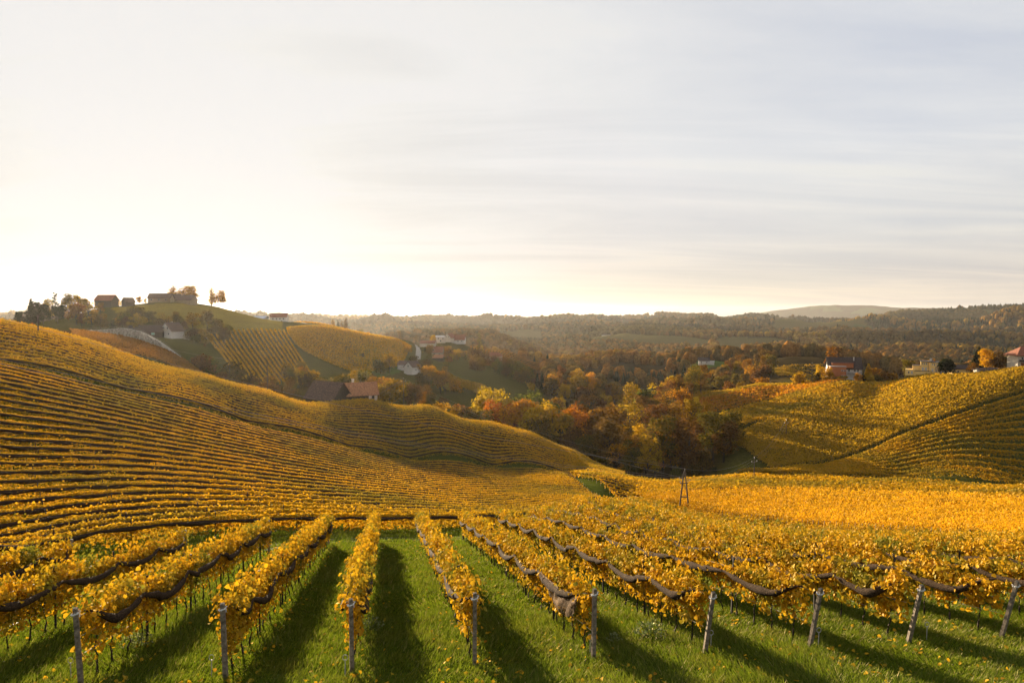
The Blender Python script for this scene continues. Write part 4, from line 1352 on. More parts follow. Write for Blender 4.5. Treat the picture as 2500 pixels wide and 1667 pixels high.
# trees named one by one
for u, v, y, s, pal, w, lab in [
    (75, 728, 405, 'spruce', 'dark', 1.6, 'dark broad cedar at the far left of the hill village'), (92, 735, 400, 'round', 'dark', 1.3, 'dark bushy evergreen beside the cedar'),
    (50, 757, 400, 'bush', 'dark', 0.9, 'low round dark bush at the far left'), (118, 728, 420, 'round', 'olive', 0.9, 'olive tree between cedar and cypress'),
    (134, 713, 412, 'poplar', 'dark', 1.2, 'tall dark cypress in the hill village'), (105, 752, 395, 'round', 'dark', 1.4, 'dark evergreen mass below the cypress'), (140, 745, 398, 'round', 'dark', 1.3, 'dark evergreen below and right of the cypress'),
    (172, 716, 430, 'round', 'olive', 1.2, 'tall olive gold tree left of the red-roofed barn'), (190, 722, 425, 'small', 'amber', 1.1, 'amber tree behind the orange maple'), (215, 728, 430, 'round', 'amber', 1.2, 'amber tree next to the red-roofed barn'), (245, 738, 440, 'round', 'amber', 1.0, 'low amber tree under the red-roofed barn'),
    (185, 740, 395, 'round', 'rust', 1.2, 'large orange maple in front of the hill village'), (198, 755, 390, 'tall', 'rust', 1.0, 'smaller reddish tree beside the orange maple'), (222, 755, 390, 'round', 'amber', 1.1, 'yellow brown tree right of the orange maple'), (245, 765, 385, 'round', 'olive', 1.2, 'olive tree right of the orange maple'), (80, 787, 330, 'bush', 'red', 0.9, 'dark red shrub by the left power pole'),
    (275, 782, 385, 'poplar', 'dark', 2.2, 'dark clipped evergreen beside the hollow farm'), (335, 766, 400, 'round', 'amber', 1.3, 'broad golden brown tree over the turquoise hut'), (300, 772, 405, 'round', 'brown', 1.2, 'brown tree left of the broad golden brown one'),
    (430, 760, 455, 'round', 'amber', 1.2, 'amber tree on the slope left of the tall hill pair'), (470, 762, 450, 'round', 'amber', 1.3, 'broad amber tree on the slope'), (505, 756, 460, 'round', 'olive', 1.1, 'olive tree at the right of the slope trees'), (525, 775, 450, 'bush', 'olive', 1.0, 'olive bush at the edge of the slope trees'),
    (340, 723, 490, 'small', 'amber', 1.0, 'small thin tree between the wooden hut and the farmhouse'), (355, 728, 495, 'small', 'amber', 0.8, 'smaller thin tree beside the farmhouse end'), (293, 734, 480, 'small', 'gold', 0.8, 'thin golden tree between barn and wooden hut'),
    (423, 697, 535, 'poplar', 'amber', 2.4, 'narrow backlit tree left of the round farmhouse tree'), (446, 697, 532, 'round', 'gold', 2.6, 'round backlit tree behind the hilltop farmhouse'), (516, 702, 548, 'poplar', 'gold', 2.2, 'slim backlit poplar on the hill shoulder'), (532, 708, 546, 'round', 'gold', 1.3, 'round backlit tree beside the slim poplar'), (521, 725, 545, 'round', 'gold', 0.8, 'small backlit tree between the pair'),
    (376, 824, 385, 'bush', 'olive', 1.0, 'round olive bush below the hollow farm'), (405, 832, 380, 'bush', 'olive', 1.1, 'wide bush below the white gabled farmhouse'), (505, 866, 320, 'bush', 'brown', 1.0, 'pale brown leafless bush in the hollow'), (560, 880, 305, 'bush', 'olive', 1.3, 'olive bush at the lower end of the straight rows'), (480, 815, 400, 'bush', 'olive', 1.2, 'bush at the corner of the straight rows'), (500, 838, 385, 'small', 'rust', 0.9, 'russet small tree at the edge of the straight rows'),
    (812, 778, 700, 'poplar', 'amber', 1.8, 'leftmost of the upright trees on the ridge'), (825, 784, 690, 'spruce', 'dark', 1.5, 'dark fir among the upright ridge trees'), (835, 782, 700, 'poplar', 'brown', 1.5, 'slim brown poplar among the ridge trees'), (844, 776, 695, 'poplar', 'brown', 1.8, 'tallest brown poplar of the ridge trees'), (837, 797, 690, 'bush', 'dark', 1.0, 'dark bush at the foot of the ridge poplars'),
    (880, 803, 690, 'round', 'olive', 1.4, 'round olive tree right of the ridge poplars'), (898, 810, 690, 'round', 'red', 1.0, 'orange tree on the ridge beside the olive one'), (912, 818, 690, 'round', 'brown', 1.3, 'brown tree right of the orange ridge tree'), (930, 819, 690, 'bush', 'red', 1.0, 'red bush on the ridge'), (958, 825, 680, 'bush', 'olive', 1.0, 'dark olive bush at the right end of the ridge'), (865, 812, 690, 'bush', 'olive', 1.2, 'low bush left of the round ridge tree'), (945, 832, 680, 'bush', 'olive', 1.2, 'low bush between the red and dark ridge bushes'),
    (975, 806, 690, 'poplar', 'brown', 1.5, 'lone poplar above the winding drive'), (1015, 818, 640, 'poplar', 'brown', 1.2, 'thin bare poplar at the top of the winding drive'), (1021, 845, 600, 'bush', 'dark', 1.1, 'dark bush at the bend of the winding drive'),
    (1170, 812, 720, 'poplar', 'olive', 1.5, 'tall dark poplar above the thin rows'), (1177, 842, 660, 'poplar', 'amber', 1.6, 'shorter golden poplar beside the long-roofed farm'), (1262, 880, 620, 'poplar', 'dark', 1.8, 'small dark cypress right of the long-roofed farm'),
    (1312, 908, 480, 'spruce', 'dark', 1.0, 'left dark spruce of the three in the copse'), (1323, 906, 482, 'spruce', 'dark', 1.0, 'middle dark spruce of the three in the copse'), (1335, 912, 478, 'spruce', 'dark', 1.1, 'right dark spruce of the three in the copse'),
    (1038, 845, 590, 'spruce', 'dark', 1.2, 'small dark fir left of the brick-red farmhouse'), (1050, 848, 580, 'spruce', 'dark', 1.2, 'small dark fir touching the brick-red farmhouse'), (1032, 858, 570, 'round', 'amber', 1.4, 'amber tree left of the brick-red farmhouse'), (1095, 850, 600, 'round', 'amber', 1.4, 'golden tree right of the brick-red farmhouse'), (1116, 852, 610, 'round', 'amber', 1.3, 'second golden tree right of the brick-red farmhouse'), (1060, 818, 745, 'bush', 'gold', 1.2, 'small bright yellow tree at the farm cluster'),
    (1048, 890, 430, 'round', 'gold', 1.4, 'bright golden tree right of the white gabled valley house'), (1075, 903, 425, 'round', 'amber', 1.2, 'amber tree right of the bright golden one'), (950, 862, 440, 'round', 'amber', 1.3, 'round golden tree alone on the green spur'), (930, 875, 435, 'bush', 'olive', 1.2, 'olive bush left of the lone golden tree'), (885, 862, 470, 'small', 'olive', 1.0, 'small tree in the green spur meadow'),
    (1195, 944, 330, 'round', 'gold', 1.2, 'tall golden tree at the stream bend'), (1208, 978, 305, 'round', 'red', 1.0, 'scarlet crown among the stream trees'), (1264, 974, 312, 'round', 'red', 0.8, 'second scarlet crown among the stream trees'), (1240, 985, 305, 'round', 'gold', 1.0, 'golden tree between the two scarlet crowns'), (1290, 975, 308, 'tall', 'amber', 1.1, 'amber tree right of the scarlet crowns'), (1310, 985, 300, 'round', 'gold', 1.0, 'golden tree at the right end of the stream trees'), (1180, 1000, 300, 'round', 'olive', 1.1, 'olive tree left of the scarlet crowns'), (1295, 955, 350, 'round', 'green', 1.3, 'greenish tree behind the stream trees'), (1322, 968, 345, 'round', 'green', 1.2, 'second greenish tree behind the stream trees'), (1135, 985, 305, 'bush', 'rust', 1.2, 'rust shrub above the barn hill crest'),
    (2030, 845, 385, 'poplar', 'amber', 1.9, 'left golden poplar behind the red house'), (2046, 845, 388, 'poplar', 'brown', 2.3, 'right brown poplar behind the red house'), (1952, 905, 362, 'bush', 'gold', 0.9, 'small yellow bush left of the power pole'), (2005, 892, 366, 'small', 'gold', 1.0, 'yellow tree left of the bright orange bush'), (2020, 895, 358, 'bush', 'gold', 0.8, 'bright orange yellow bush beside the red house'), (1995, 908, 362, 'bush', 'olive', 1.2, 'dark bush left of the red house'), (2037, 918, 352, 'bush', 'brown', 1.3, 'brown bush below the red house'),
    (2096, 908, 352, 'bush', 'gold', 0.8, 'golden bush in front of the red house'), (2108, 914, 353, 'poplar', 'dark', 3.0, 'dark clipped shrub by the red house'), (2121, 886, 362, 'spruce', 'gold', 1.6, 'yellow larch right of the red house'), (2137, 897, 372, 'bush', 'red', 1.0, 'dark red shrub right of the larch'), (2125, 913, 355, 'bush', 'gold', 1.0, 'low yellow shrub under the larch'), (2145, 913, 358, 'bush', 'olive', 1.2, 'olive shrub right of the larch'), (2165, 905, 365, 'bush', 'rust', 1.2, 'rust shrub between larch and yellow house'), (2180, 910, 365, 'bush', 'amber', 1.2, 'amber shrub left of the yellow house'),
    (2217, 876, 372, 'tall', 'olive', 1.3, 'olive tree at the left end of the yellow house'), (2310, 875, 350, 'dome', 'dark', 0.95, 'dark dome-shaped yew by the yellow house'), (2390, 843, 372, 'spruce', 'dark', 1.5, 'tall dark spruce behind the yellow and brown tree'), (2408, 851, 350, 'tall', 'gold', 1.3, 'yellow leaved tree between the yew and the balcony house'), (2432, 858, 352, 'round', 'brown', 1.2, 'shaded brown tree beside the balcony house'), (2375, 885, 365, 'round', 'rust', 1.2, 'rust tree behind the garden hedge'), (2345, 908, 350, 'bush', 'olive', 1.6, 'low clipped bush right of the yew'), (2455, 870, 356, 'round', 'dark', 1.2, 'dark tree against the balcony house wall'), (2497, 893, 334, 'bush', 'green', 1.0, 'green shrub at the balcony house door')]:
    tree_at(u, v, y, s, pal, lab, wide=w, cat='shrub' if s == 'bush' else 'tree')

# --- far woods: nobody could count them
def ico(sub):
    import bmesh
    bm = bmesh.new()
    bmesh.ops.create_icosphere(bm, subdivisions=sub, radius=1.0)
    V = np.array([v.co[:] for v in bm.verts]); F = np.array([[v.index for v in f.verts] for f in bm.faces])
    bm.free()
    return V, F


def lump(sub, seed):
    V, F = ico(sub)
    d = np.array([mnoise.noise(Vector(p) * 1.7 + Vector((seed * 3.1, 0, 0))) + 0.5 * mnoise.noise(Vector(p) * 4.1 + Vector((0, seed * 2.3, 0))) for p in V])
    V = V * (1 + 0.38 * d)[:, None]
    V[:, 2] = V[:, 2] * 0.95 + 0.55
    return V, F


def cone(seed):
    V, F = ico(1)
    z = (V[:, 2] + 1) / 2
    k = 0.62 * (1 - z) + 0.05
    r = np.hypot(V[:, 0], V[:, 1]) + 1e-6
    V = np.stack([V[:, 0] / r * k * np.minimum(1, r * 2), V[:, 1] / r * k * np.minimum(1, r * 2), z * 1.7], -1)
    return V, F


def woods():
    rg = np.random.default_rng(5)
    Vs, Fs, Ts, b = [], [], [], 0
    for r0, r1, cell, sub, rad in ((540, 1300, 7.0, 2, 4.6), (1300, 2400, 9.0, 1, 5.8), (2400, 5200, 13.5, 1, 8.6)):
        tp = [lump(sub, k) for k in range(5)]; cn = [cone(0)]
        n = int(0.5 * 1.45 * (r1 ** 2 - r0 ** 2) / cell ** 2)
        az = (rg.random(n) - 0.5) * 1.45; r = np.sqrt(r0 ** 2 + (r1 ** 2 - r0 ** 2) * rg.random(n))
        x, y = np.sin(az) * r, np.cos(az) * r
        u = 1250 + FPX * np.tan(az)
        ok = ~meadow_mask(x, y)
        for k, (pts, _) in FIELDS.items():
            ok &= ~inside(poly_uy(pts), x, y)
        # the middle distance keeps its vineyards, houses and named trees free of wood
        ok &= ~((r < 760) & ((u < 1330) | (u > 1800)))
        ok &= ~((r < 900) & (u < 1160)) & ~((r < 830) & (u < 1270)) & ~((r < 560) & (u > 1700)) & ~((r < 700) & (u > 1850))
        # gaps follow the folds of the land
        g = fbm(x, y, 120, 3, F1)
        ok &= (g < 0.70)
        rr = rad * (0.65 + 0.7 * rg.random(n)) * (0.8 + 0.5 * fbm(x, y, 200, 2, F3))
        for hx, hy in KEEP_CLEAR:
            rh = math.hypot(hx, hy)
            if rh > 500:
                al = (x * hx + y * hy) / rh - rh; ac = (x * hy - y * hx) / rh
                ok &= ~((np.abs(ac) < 17) & (al < 14) & (al > -75))
        ok &= in_sight(x, y, rr * 1.6, 1.5 + r * 0.001)
        x, y, rr, r, u = x[ok], y[ok], rr[ok], r[ok], u[ok]
        z = hz(x, y)
        f = fbm(x, y, 160, 3, F2); f2 = fbm(x, y, 420, 2, F3); q = rg.random(len(x))
        con = (q + (f - 0.5) * 2.6 + np.clip((u - 1600) / 2000, -0.25, 0.42) + np.clip((r - 1500) / 9000, 0, .2)) > 1.12
        base = np.array([[0.27, 0.115, 0.018], [0.20, 0.10, 0.018], [0.14, 0.085, 0.018], [0.36, 0.18, 0.020]])
        w = rg.random(len(x)) * 0.9 + (f2 - 0.5) * 2.4
        col = np.where((w < 0.25)[:, None], base[2], np.where((w < 0.55)[:, None], base[1], np.where((w < 1.05)[:, None], base[0], base[3])))
        col = col * (0.7 + 0.6 * rg.random((len(x), 1)))
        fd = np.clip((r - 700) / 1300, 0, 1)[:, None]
        col = col * (1 - 0.42 * fd) * (1 + np.array([[-0.12, 0.06, 0.35]]) * fd)  # distance haze put into the tint: farther trees darker, duller and bluer
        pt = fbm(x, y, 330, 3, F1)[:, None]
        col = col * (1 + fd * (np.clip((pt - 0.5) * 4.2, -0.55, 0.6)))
        col[con] = np.array([0.026, 0.034, 0.014]) * (0.7 + 0.7 * rg.random((con.sum(), 1)))
        which = rg.integers(0, 5, len(x))
        for t in range(6):
            m = (con if t == 5 else (~con & (which == t)))
            if not m.any():
                continue
            TV, TF = cn[0] if t == 5 else tp[t]
            k = m.sum()
            an = rg.random(k) * 6.283
            ca, sa = np.cos(an)[:, None], np.sin(an)[:, None]
            sx = rr[m][:, None]
            VX = (TV[None, :, 0] * ca - TV[None, :, 1] * sa) * sx + x[m][:, None]
            VY = (TV[None, :, 0] * sa + TV[None, :, 1] * ca) * sx + y[m][:, None]
            VZ = TV[None, :, 2] * sx * (1.1 + 0.4 * rg.random((k, 1))) + z[m][:, None] + (sx * 0.25 if t < 5 else -0.5)
            Vs.append(np.stack([VX, VY, VZ], -1).reshape(-1, 3))
            Fs.append((TF[None] + (np.arange(k) * len(TV))[:, None, None] + b).reshape(-1, 3))
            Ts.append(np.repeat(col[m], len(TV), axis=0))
            b += k * len(TV)
    m = bpy.data.materials.new('far_wood')
    m.use_nodes = True
    g = NT(m.node_tree)
    out = g.n('ShaderNodeOutputMaterial')
    at = g.n('ShaderNodeAttribute', attribute_name='tint')
    ge = g.n('ShaderNodeNewGeometry')
    nz = g.n('ShaderNodeTexNoise', i_Scale=0.55, i_Detail=4.0, i_Roughness=0.7)
    g.l(ge.outputs['Position'], nz.inputs['Vector'])
    f = g.ramp(nz.outputs['Fac'], [(0.32, 0.28), (0.68, 1.0)])
    col = g.mix(1.0, at.outputs['Color'], f, 'MULTIPLY')
    df = g.n('ShaderNodeBsdfDiffuse'); g.l(col, df.inputs['Color'])
    bp = g.n('ShaderNodeBump', i_Strength=1.0, i_Distance=1.6)
    g.l(nz.outputs['Fac'], bp.inputs['Height']); g.l(bp.outputs[0], df.inputs['Normal'])
    g.l(df.outputs[0], out.inputs['Surface'])
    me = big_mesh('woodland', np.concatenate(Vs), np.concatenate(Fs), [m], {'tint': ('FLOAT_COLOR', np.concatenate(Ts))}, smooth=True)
    print('woodland faces', len(me.polygons))
    tag(link('woodland', me), kind='stuff', label='rust and olive autumn woodland covering the far hills', cat='woodland')



# ------------------------------------------------------------------ buildings
W_WHITE = mat('white_plaster', (0.62, 0.58, 0.52), 0.9, 0.12, 1.2)
W_CREAM = mat('cream_plaster', (0.55, 0.48, 0.38), 0.9, 0.15, 1.2)
W_TAN = mat('tan_plaster', (0.30, 0.22, 0.14), 0.9, 0.15, 1.2)
W_YELLOW = mat('yellow_plaster', (0.85, 0.56, 0.19), 0.9, 0.06, 0.8)
W_BRICK = mat('red_brick_wall', (0.42, 0.145, 0.055), 0.9, 0.15, 2.0)
W_WOOD = mat('dark_boards', (0.060, 0.045, 0.034), 0.9, 0.4, 3.0)
W_GREY = mat('grey_concrete', (0.40, 0.37, 0.33), 0.9, 0.2, 1.5)
W_TURQ = mat('turquoise_paint', (0.36, 0.60, 0.52), 0.8, 0.1, 1.0)
W_ORANGE = mat('orange_door_paint', (0.65, 0.24, 0.04), 0.7, 0.1, 2.0)
R_BROWN = mat('brown_roof_tile', (0.105, 0.062, 0.046), 0.9, 0.45, 2.2, bump=0.5)
R_DARK = mat('dark_roof_tile', (0.060, 0.040, 0.034), 0.85, 0.35, 2.2, bump=0.4)
R_RED = mat('red_roof_tile', (0.24, 0.085, 0.045), 0.9, 0.35, 2.2, bump=0.5)
R_ORANGE = mat('orange_roof_tile', (0.36, 0.16, 0.075), 0.9, 0.4, 2.6, bump=0.5)
R_BLUE = mat('pale_blue_roof', (0.42, 0.47, 0.55), 0.6, 0.1, 1.0)
R_SLATE = mat('slate_roof', (0.055, 0.052, 0.052), 0.7, 0.2, 1.0)
GLASS = mat('window_glass', (0.030, 0.034, 0.040), 0.12, 0.2, 0.7, spec=0.6)
FRAME = mat('window_frame', (0.55, 0.52, 0.48), 0.6, 0.1, 3.0)
M_METAL = mat('grey_metal', (0.35, 0.35, 0.35), 0.4, 0.15, 3.0, metal=0.6)
M_ROOFBOARD = mat('roof_edge_board', (0.16, 0.11, 0.08), 0.85, 0.2, 3.0)


def gable_walls(w, d, h, hr, foot=1.5):
    x, y = w / 2, d / 2
    v = [(-x, -y, -foot), (x, -y, -foot), (x, y, -foot), (-x, y, -foot), (-x, -y, h), (x, -y, h), (x, y, h), (-x, y, h), (-x, 0, h + hr), (x, 0, h + hr)]
    return v, [(0, 1, 5, 4), (2, 3, 7, 6), (1, 2, 6, 9, 5), (3, 0, 4, 8, 7), (0, 3, 2, 1), (4, 5, 9, 8), (6, 7, 8, 9)]


def gable_roof(w, d, h, hr, over=0.5, thick=0.22):
    x = w / 2 + over
    y = d / 2 + over
    sl = hr / (d / 2)
    ze = h - over * sl
    v, f = [], []
    for sg in (-1, 1):
        b = len(v)
        v += [(-x, sg * y, ze + .05), (x, sg * y, ze + .05), (x, 0, h + hr + .05), (-x, 0, h + hr + .05), (-x, sg * y, ze + .05 + thick), (x, sg * y, ze + .05 + thick), (x, 0, h + hr + .05 + thick), (-x, 0, h + hr + .05 + thick)]
        q = [(3, 2, 1, 0), (4, 5, 6, 7), (0, 1, 5, 4), (1, 2, 6, 5), (3, 0, 4, 7)]
        if sg > 0:
            q = [tuple(reversed(t)) for t in q]
        f += [tuple(b + i for i in t) for t in q]
    return v, f


def hip_roof(w, d, h, hr, over=0.7):
    x, y = w / 2 + over, d / 2 + over
    rx = max(0.3, w / 2 - d / 2 * 0.8)
    v = [(-x, -y, h - .15), (x, -y, h - .15), (x, y, h - .15), (-x, y, h - .15), (-x, -y, h + .1), (x, -y, h + .1), (x, y, h + .1), (-x, y, h + .1), (-rx, 0, h + hr), (rx, 0, h + hr)]
    return v, [(3, 2, 1, 0), (0, 1, 5, 4), (1, 2, 6, 5), (2, 3, 7, 6), (3, 0, 4, 7), (4, 5, 9, 8), (5, 6, 9), (6, 7, 8, 9), (7, 4, 8)]


def opening(par, face, s, zc, w, h, W, D, kind='window', frame=FRAME, pane=GLASS, front=None, x0=0.0, y0=0.0):
    """a window or door in the wall: face f, b (long sides), l, r (ends); s along the face"""
    if face in 'fb':
        sg = -1 if face == 'f' else 1
        c = (x0 + s, y0 + sg * (D / 2 + 0.02), zc); sz = (w, 0.10, h); ps = (w - 0.22, 0.12, h - 0.22)
    else:
        sg = -1 if face == 'l' else 1
        c = (x0 + sg * (W / 2 + 0.02), y0 + s, zc); sz = (0.10, w, h); ps = (0.12, w - 0.22, h - 0.22)
    o = MB().box(c, sz).obj(kind, par, frame)
    MB().box(c, ps).obj('pane' if kind == 'window' else 'door_leaf', o, pane)
    return o


def house(name, label, u, y, rz, w, d, hw, hr, wall, roof, cat='house', zoff=0.0, wins=(), chim=(), hip=False, over=0.5, group=None, v=880, gable_mat=None, z=None):
    x, yy, _ = P(u, v, y)
    g = float(hz(x, yy)[0]) if z is None else z
    root = link(name, None, loc=(x, yy, g + zoff), rot=(0, 0, math.radians(rz)))
    tag(root, label, cat, group)
    if hip:
        mb = MB().box((0, 0, hw / 2 - 0.75), (w, d, hw + 1.5))
    else:
        mb = MB().add(*gable_walls(w, d, hw, hr))
    mb.obj('wall', root, wall)
    r = MB().add(*(hip_roof(w, d, hw, hr, over + .2) if hip else gable_roof(w, d, hw, hr, over))).obj('roof', root, roof)
    for cx, cy, ch in chim:
        MB().box((cx, cy, hw + hr + ch / 2 - 0.9), (0.8, 0.7, ch + 1.8)).box((cx, cy, hw + hr + ch + 0.06), (0.95, 0.85, 0.14)).obj('chimney', r, W_CREAM)
    for wn in wins:
        face, s, zc, ww, hh = wn[:5]
        opening(root, face, s, zc, ww, hh, w, d, *(wn[5:]))
    return root


# the twin-roofed barn on the hill crest: two buildings side by side
b1 = house('barn', 'old barn with a dark mossy roof and boarded gable, left one of the joined pair', 802, 243, -33, 14.0, 8.6, 2.6, 5.2, W_WOOD, R_BROWN, 'barn', z=-32.2, v=960, over=0.7)
MB().box((7.06, 0, 0.7), (0.10, 5.0, 1.4)).obj('plinth', b1, W_CREAM)
MB().box((7.04, 0, 4.4), (0.10, 1.2, 1.1)).obj('hatch', b1, R_DARK)
b2 = house('barn', 'barn with an orange tile roof and white chimney, right one of the joined pair', 880, 247, 24, 10.5, 7.4, 2.8, 3.7, W_WOOD, R_ORANGE, 'barn', z=-31.6, v=960, chim=((-2.6, 0.6, 1.3),), over=0.7)
MB().box((3.75, -1.2, 0.6), (3.1, 5.2, 4.3)).obj('plaster_bay', b2, W_CREAM)
opening(b2, 'f', 3.75, 1.5, 1.0, 1.2, 10.5, 7.5, 'window', M_ROOFBOARD, GLASS, None)
# hill village
house('barn', 'red-roofed barn with dark boards over a white base on the left hill', 261, 482, -8, 13.0, 8.0, 4.4, 3.6, W_WOOD, R_RED, 'barn', v=745, zoff=0.4)
_b = bpy.data.objects[-1] if False else None
house('shed', 'small dark wooden hut with a steep gable on the left hill', 313, 486, 62, 6.5, 5.2, 3.0, 2.8, W_WOOD, R_BROWN, 'hut', v=740)
house('farmhouse', 'long low farmhouse with two chimneys on the hilltop against the sun', 393, 512, 4, 16.0, 7.0, 2.9, 3.0, W_TAN, R_BROWN, 'farmhouse', v=730, zoff=0.3, chim=((-1.5, 0.3, 0.7), (4.0, 0.3, 0.5)), wins=(('f', -5.5, 1.5, 1.2, 1.2), ('f', 0.0, 1.5, 1.2, 1.2), ('f', 5, 1.5, 1.2, 1.2)))
house('farm_building', 'middle farm roof on the hilltop under the round backlit tree', 425, 520, -6, 9.5, 7.0, 2.4, 3.0, W_TAN, R_BROWN, 'farmhouse', v=730, zoff=0.3)
house('farm_building', 'pale-roofed farm building at the right end of the hilltop farm', 456, 516, -12, 12.0, 8.0, 2.2, 3.6, W_TAN, R_BROWN, 'farmhouse', v=730, zoff=0.3)
# hollow farm
h = house('farmhouse', 'white gabled farmhouse with a little balcony in the left hollow', 420, 402, 76, 10.5, 8.2, 3.6, 4.4, W_WHITE, R_BROWN, 'farmhouse', v=818, over=0.7, zoff=0.6,
          wins=(('l', -1.4, 4.9, 1.0, 1.5), ('l', 1.4, 4.9, 1.0, 1.5), ('l', -2.1, 1.6, 1.0, 1.1), ('l', 2.1, 1.6, 1.0, 1.1)), chim=((0.5, 0.5, 0.6),))
MB().box((-5.65, 0, 3.45), (0.9, 3.6, 0.10)).box((-6.05, 0, 3.95), (0.08, 3.6, 0.9)).obj('balcony', h, W_CREAM)
house('stable', 'long low stable with a brown roof beside the white gabled farmhouse', 360, 398, 3, 20.0, 6.5, 2.3, 3.6, W_WOOD, R_DARK, 'stable', v=818, zoff=0.3, wins=(('f', -6.4, 0.9, 4.2, 1.7, 'window', FRAME, W_TURQ), ('f', 4.6, 1.2, 2.0, 1.3, 'window', FRAME, W_TURQ), ('f', 0.4, 0.6, 1.4, 1.2)))
h = house('shed', 'turquoise hut with a brown roof and an orange door in the left hollow', 305, 384, 16, 8.0, 4.8, 2.3, 1.7, W_TURQ, R_BROWN, 'hut', v=818, zoff=0.3, wins=(('f', -2.6, 1.3, 1.0, 0.9), ('f', 0.2, 1.3, 1.0, 0.9)))
MB().box((4.06, -0.2, 1.1), (0.10, 2.0, 2.2)).obj('door', h, W_ORANGE)
house('shed', 'low orange brown lean-to left of the turquoise hut', 268, 386, 8, 9.0, 4.0, 1.3, 0.9, W_ORANGE, R_BROWN, 'shed', v=818, zoff=0.2)


def polywall(name, pts, hgts, thick, material, label, cat):
    q = [P(u, v, y) for u, v, y in pts]
    mb = MB()
    vs, n = [], len(q)
    for i, p in enumerate(q):
        a = Vector(q[min(i + 1, n - 1)]) - Vector(q[max(i - 1, 0)])
        nx, ny = -a.y, a.x
        l = math.hypot(nx, ny)
        nx, ny = nx / l * thick / 2, ny / l * thick / 2
        g = float(hz(p[0], p[1])[0])
        vs += [(p[0] - nx, p[1] - ny, g - .5), (p[0] + nx, p[1] + ny, g - .5), (p[0] + nx, p[1] + ny, g + hgts[i]), (p[0] - nx, p[1] - ny, g + hgts[i])]
    fs = [(0, 1, 2, 3), tuple((n - 1) * 4 + k for k in (3, 2, 1, 0))]
    for i in range(n - 1):
        for k in range(4):
            fs.append((i * 4 + k, (i + 1) * 4 + k, (i + 1) * 4 + (k + 1) % 4, i * 4 + (k + 1) % 4))
    mb.add(vs, fs)
    o = mb.obj(name, None, material)
    return tag(o, label, cat)


polywall('garden_wall', [(440, 818, 405), (458, 818, 405), (475, 818, 405)], [2.2, 2.2, 1.9], 0.4, W_CREAM, 'low pale garden wall right of the white gabled farmhouse', 'wall')


def stone_wall():
    pts = np.array([P(u, v, y) for u, v, y in ((200, 812, 335), (250, 818, 331), (300, 826, 322), (340, 838, 313), (380, 852, 303), (415, 868, 295), (445, 880, 290))])
    hg = np.array([0.8, 2.4, 4.2, 4.6, 3.4, 1.6, 0.5])
    d = np.concatenate([[0], np.cumsum(np.hypot(*np.diff(pts[:, :2], axis=0).T))])
    r = np.random.default_rng(3)
    root = link('stone_wall', None, loc=tuple(pts[0]))
    tag(root, 'pale boulder retaining wall with a rail curving down the left hollow', 'stone wall')
    inv = Matrix.Translation(root.location).inverted()
    V0, F0 = ico(1)
    Vs, Fs, b = [], [], 0
    s = 0.0
    rail = MB()
    top = []
    while s < d[-1]:
        H = np.interp(s, d, hg)
        x = np.interp(s, d, pts[:, 0]); y = np.interp(s, d, pts[:, 1])
        g = float(hz(x, y)[0])
        zz = 0.0
        while zz < H:
            sz = r.uniform(0.42, 0.72)
            V = V0 * np.array([sz * r.uniform(.9, 1.3), sz * 0.9, sz * r.uniform(.7, 1.0)]) * (1 + 0.22 * r.normal(size=(len(V0), 1)) * 0.6)
            V = V + np.array([x + r.normal() * .15, y + zz * 0.22 + r.normal() * .12, g + zz + 0.2])
            Vs.append(V); Fs.append(F0 + b); b += len(V)
            zz += sz * 1.25
        top.append((x, y + H * 0.25 + 0.4, g + H + 0.25))
        s += 0.95
    o = link('stone_face', big_mesh('stone_face', np.concatenate(Vs), np.concatenate(Fs), [mat('pale_stone', (0.46, 0.41, 0.34), 0.95, 0.5, 0.8)]), root)
    o.matrix_parent_inverse = inv
    cap = MB().tube(top, 0.45, n=4, flat=(1.0, 0.45))
    o = cap.obj('coping', root, W_GREY); o.matrix_parent_inverse = inv
    rl = MB().tube([(a, bb, c + 1.0) for a, bb, c in top], 0.05, n=4)
    for t in top[::3]:
        rl.tube([t, (t[0], t[1], t[2] + 1.0)], 0.05, n=4)
    o = rl.obj('railing', root, M_WOOD); o.matrix_parent_inverse = inv


stone_wall()
# ridge house and valley farms
house('house', 'white house with a tiled roof on the sunny ridge', 682, 606, 6, 14.0, 9.0, 5.0, 3.2, W_WHITE, R_RED, v=780, zoff=0.5, wins=(('f', -4.5, 3.4, 1.1, 1.4), ('f', -1.5, 3.4, 1.1, 1.4), ('f', 1.5, 3.4, 1.1, 1.4), ('f', 4.5, 3.4, 1.1, 1.4), ('f', -3, 1.0, 1.2, 1.6), ('f', 3, 1.0, 1.2, 1.6), ('l', 0, 3.4, 1.1, 1.4)), chim=((2, 0, 0.6),))
house('shed', 'long shed with a pale blue roof left of the ridge house', 636, 596, -10, 11.0, 6.0, 1.6, 1.8, W_GREY, R_BLUE, 'shed', v=780, zoff=0.3)
house('farmhouse', 'white farmhouse with a big brown roof, right one of the valley cluster', 1120, 742, -6, 14.0, 9.0, 3.2, 5.0, W_WHITE, R_RED, 'farmhouse', v=828, zoff=2.0, wins=(('f', 4, 1.6, 1.4, 1.3), ('f', 0, 1.6, 1.4, 1.3)))
house('farmhouse', 'gabled farmhouse in the middle of the valley cluster', 1098, 738, 70, 12.0, 9.0, 3.2, 4.6, W_CREAM, R_RED, 'farmhouse', v=828, zoff=2.2, wins=(('l', -1.5, 4.4, 1.1, 1.3), ('l', 1.5, 4.4, 1.1, 1.3)))
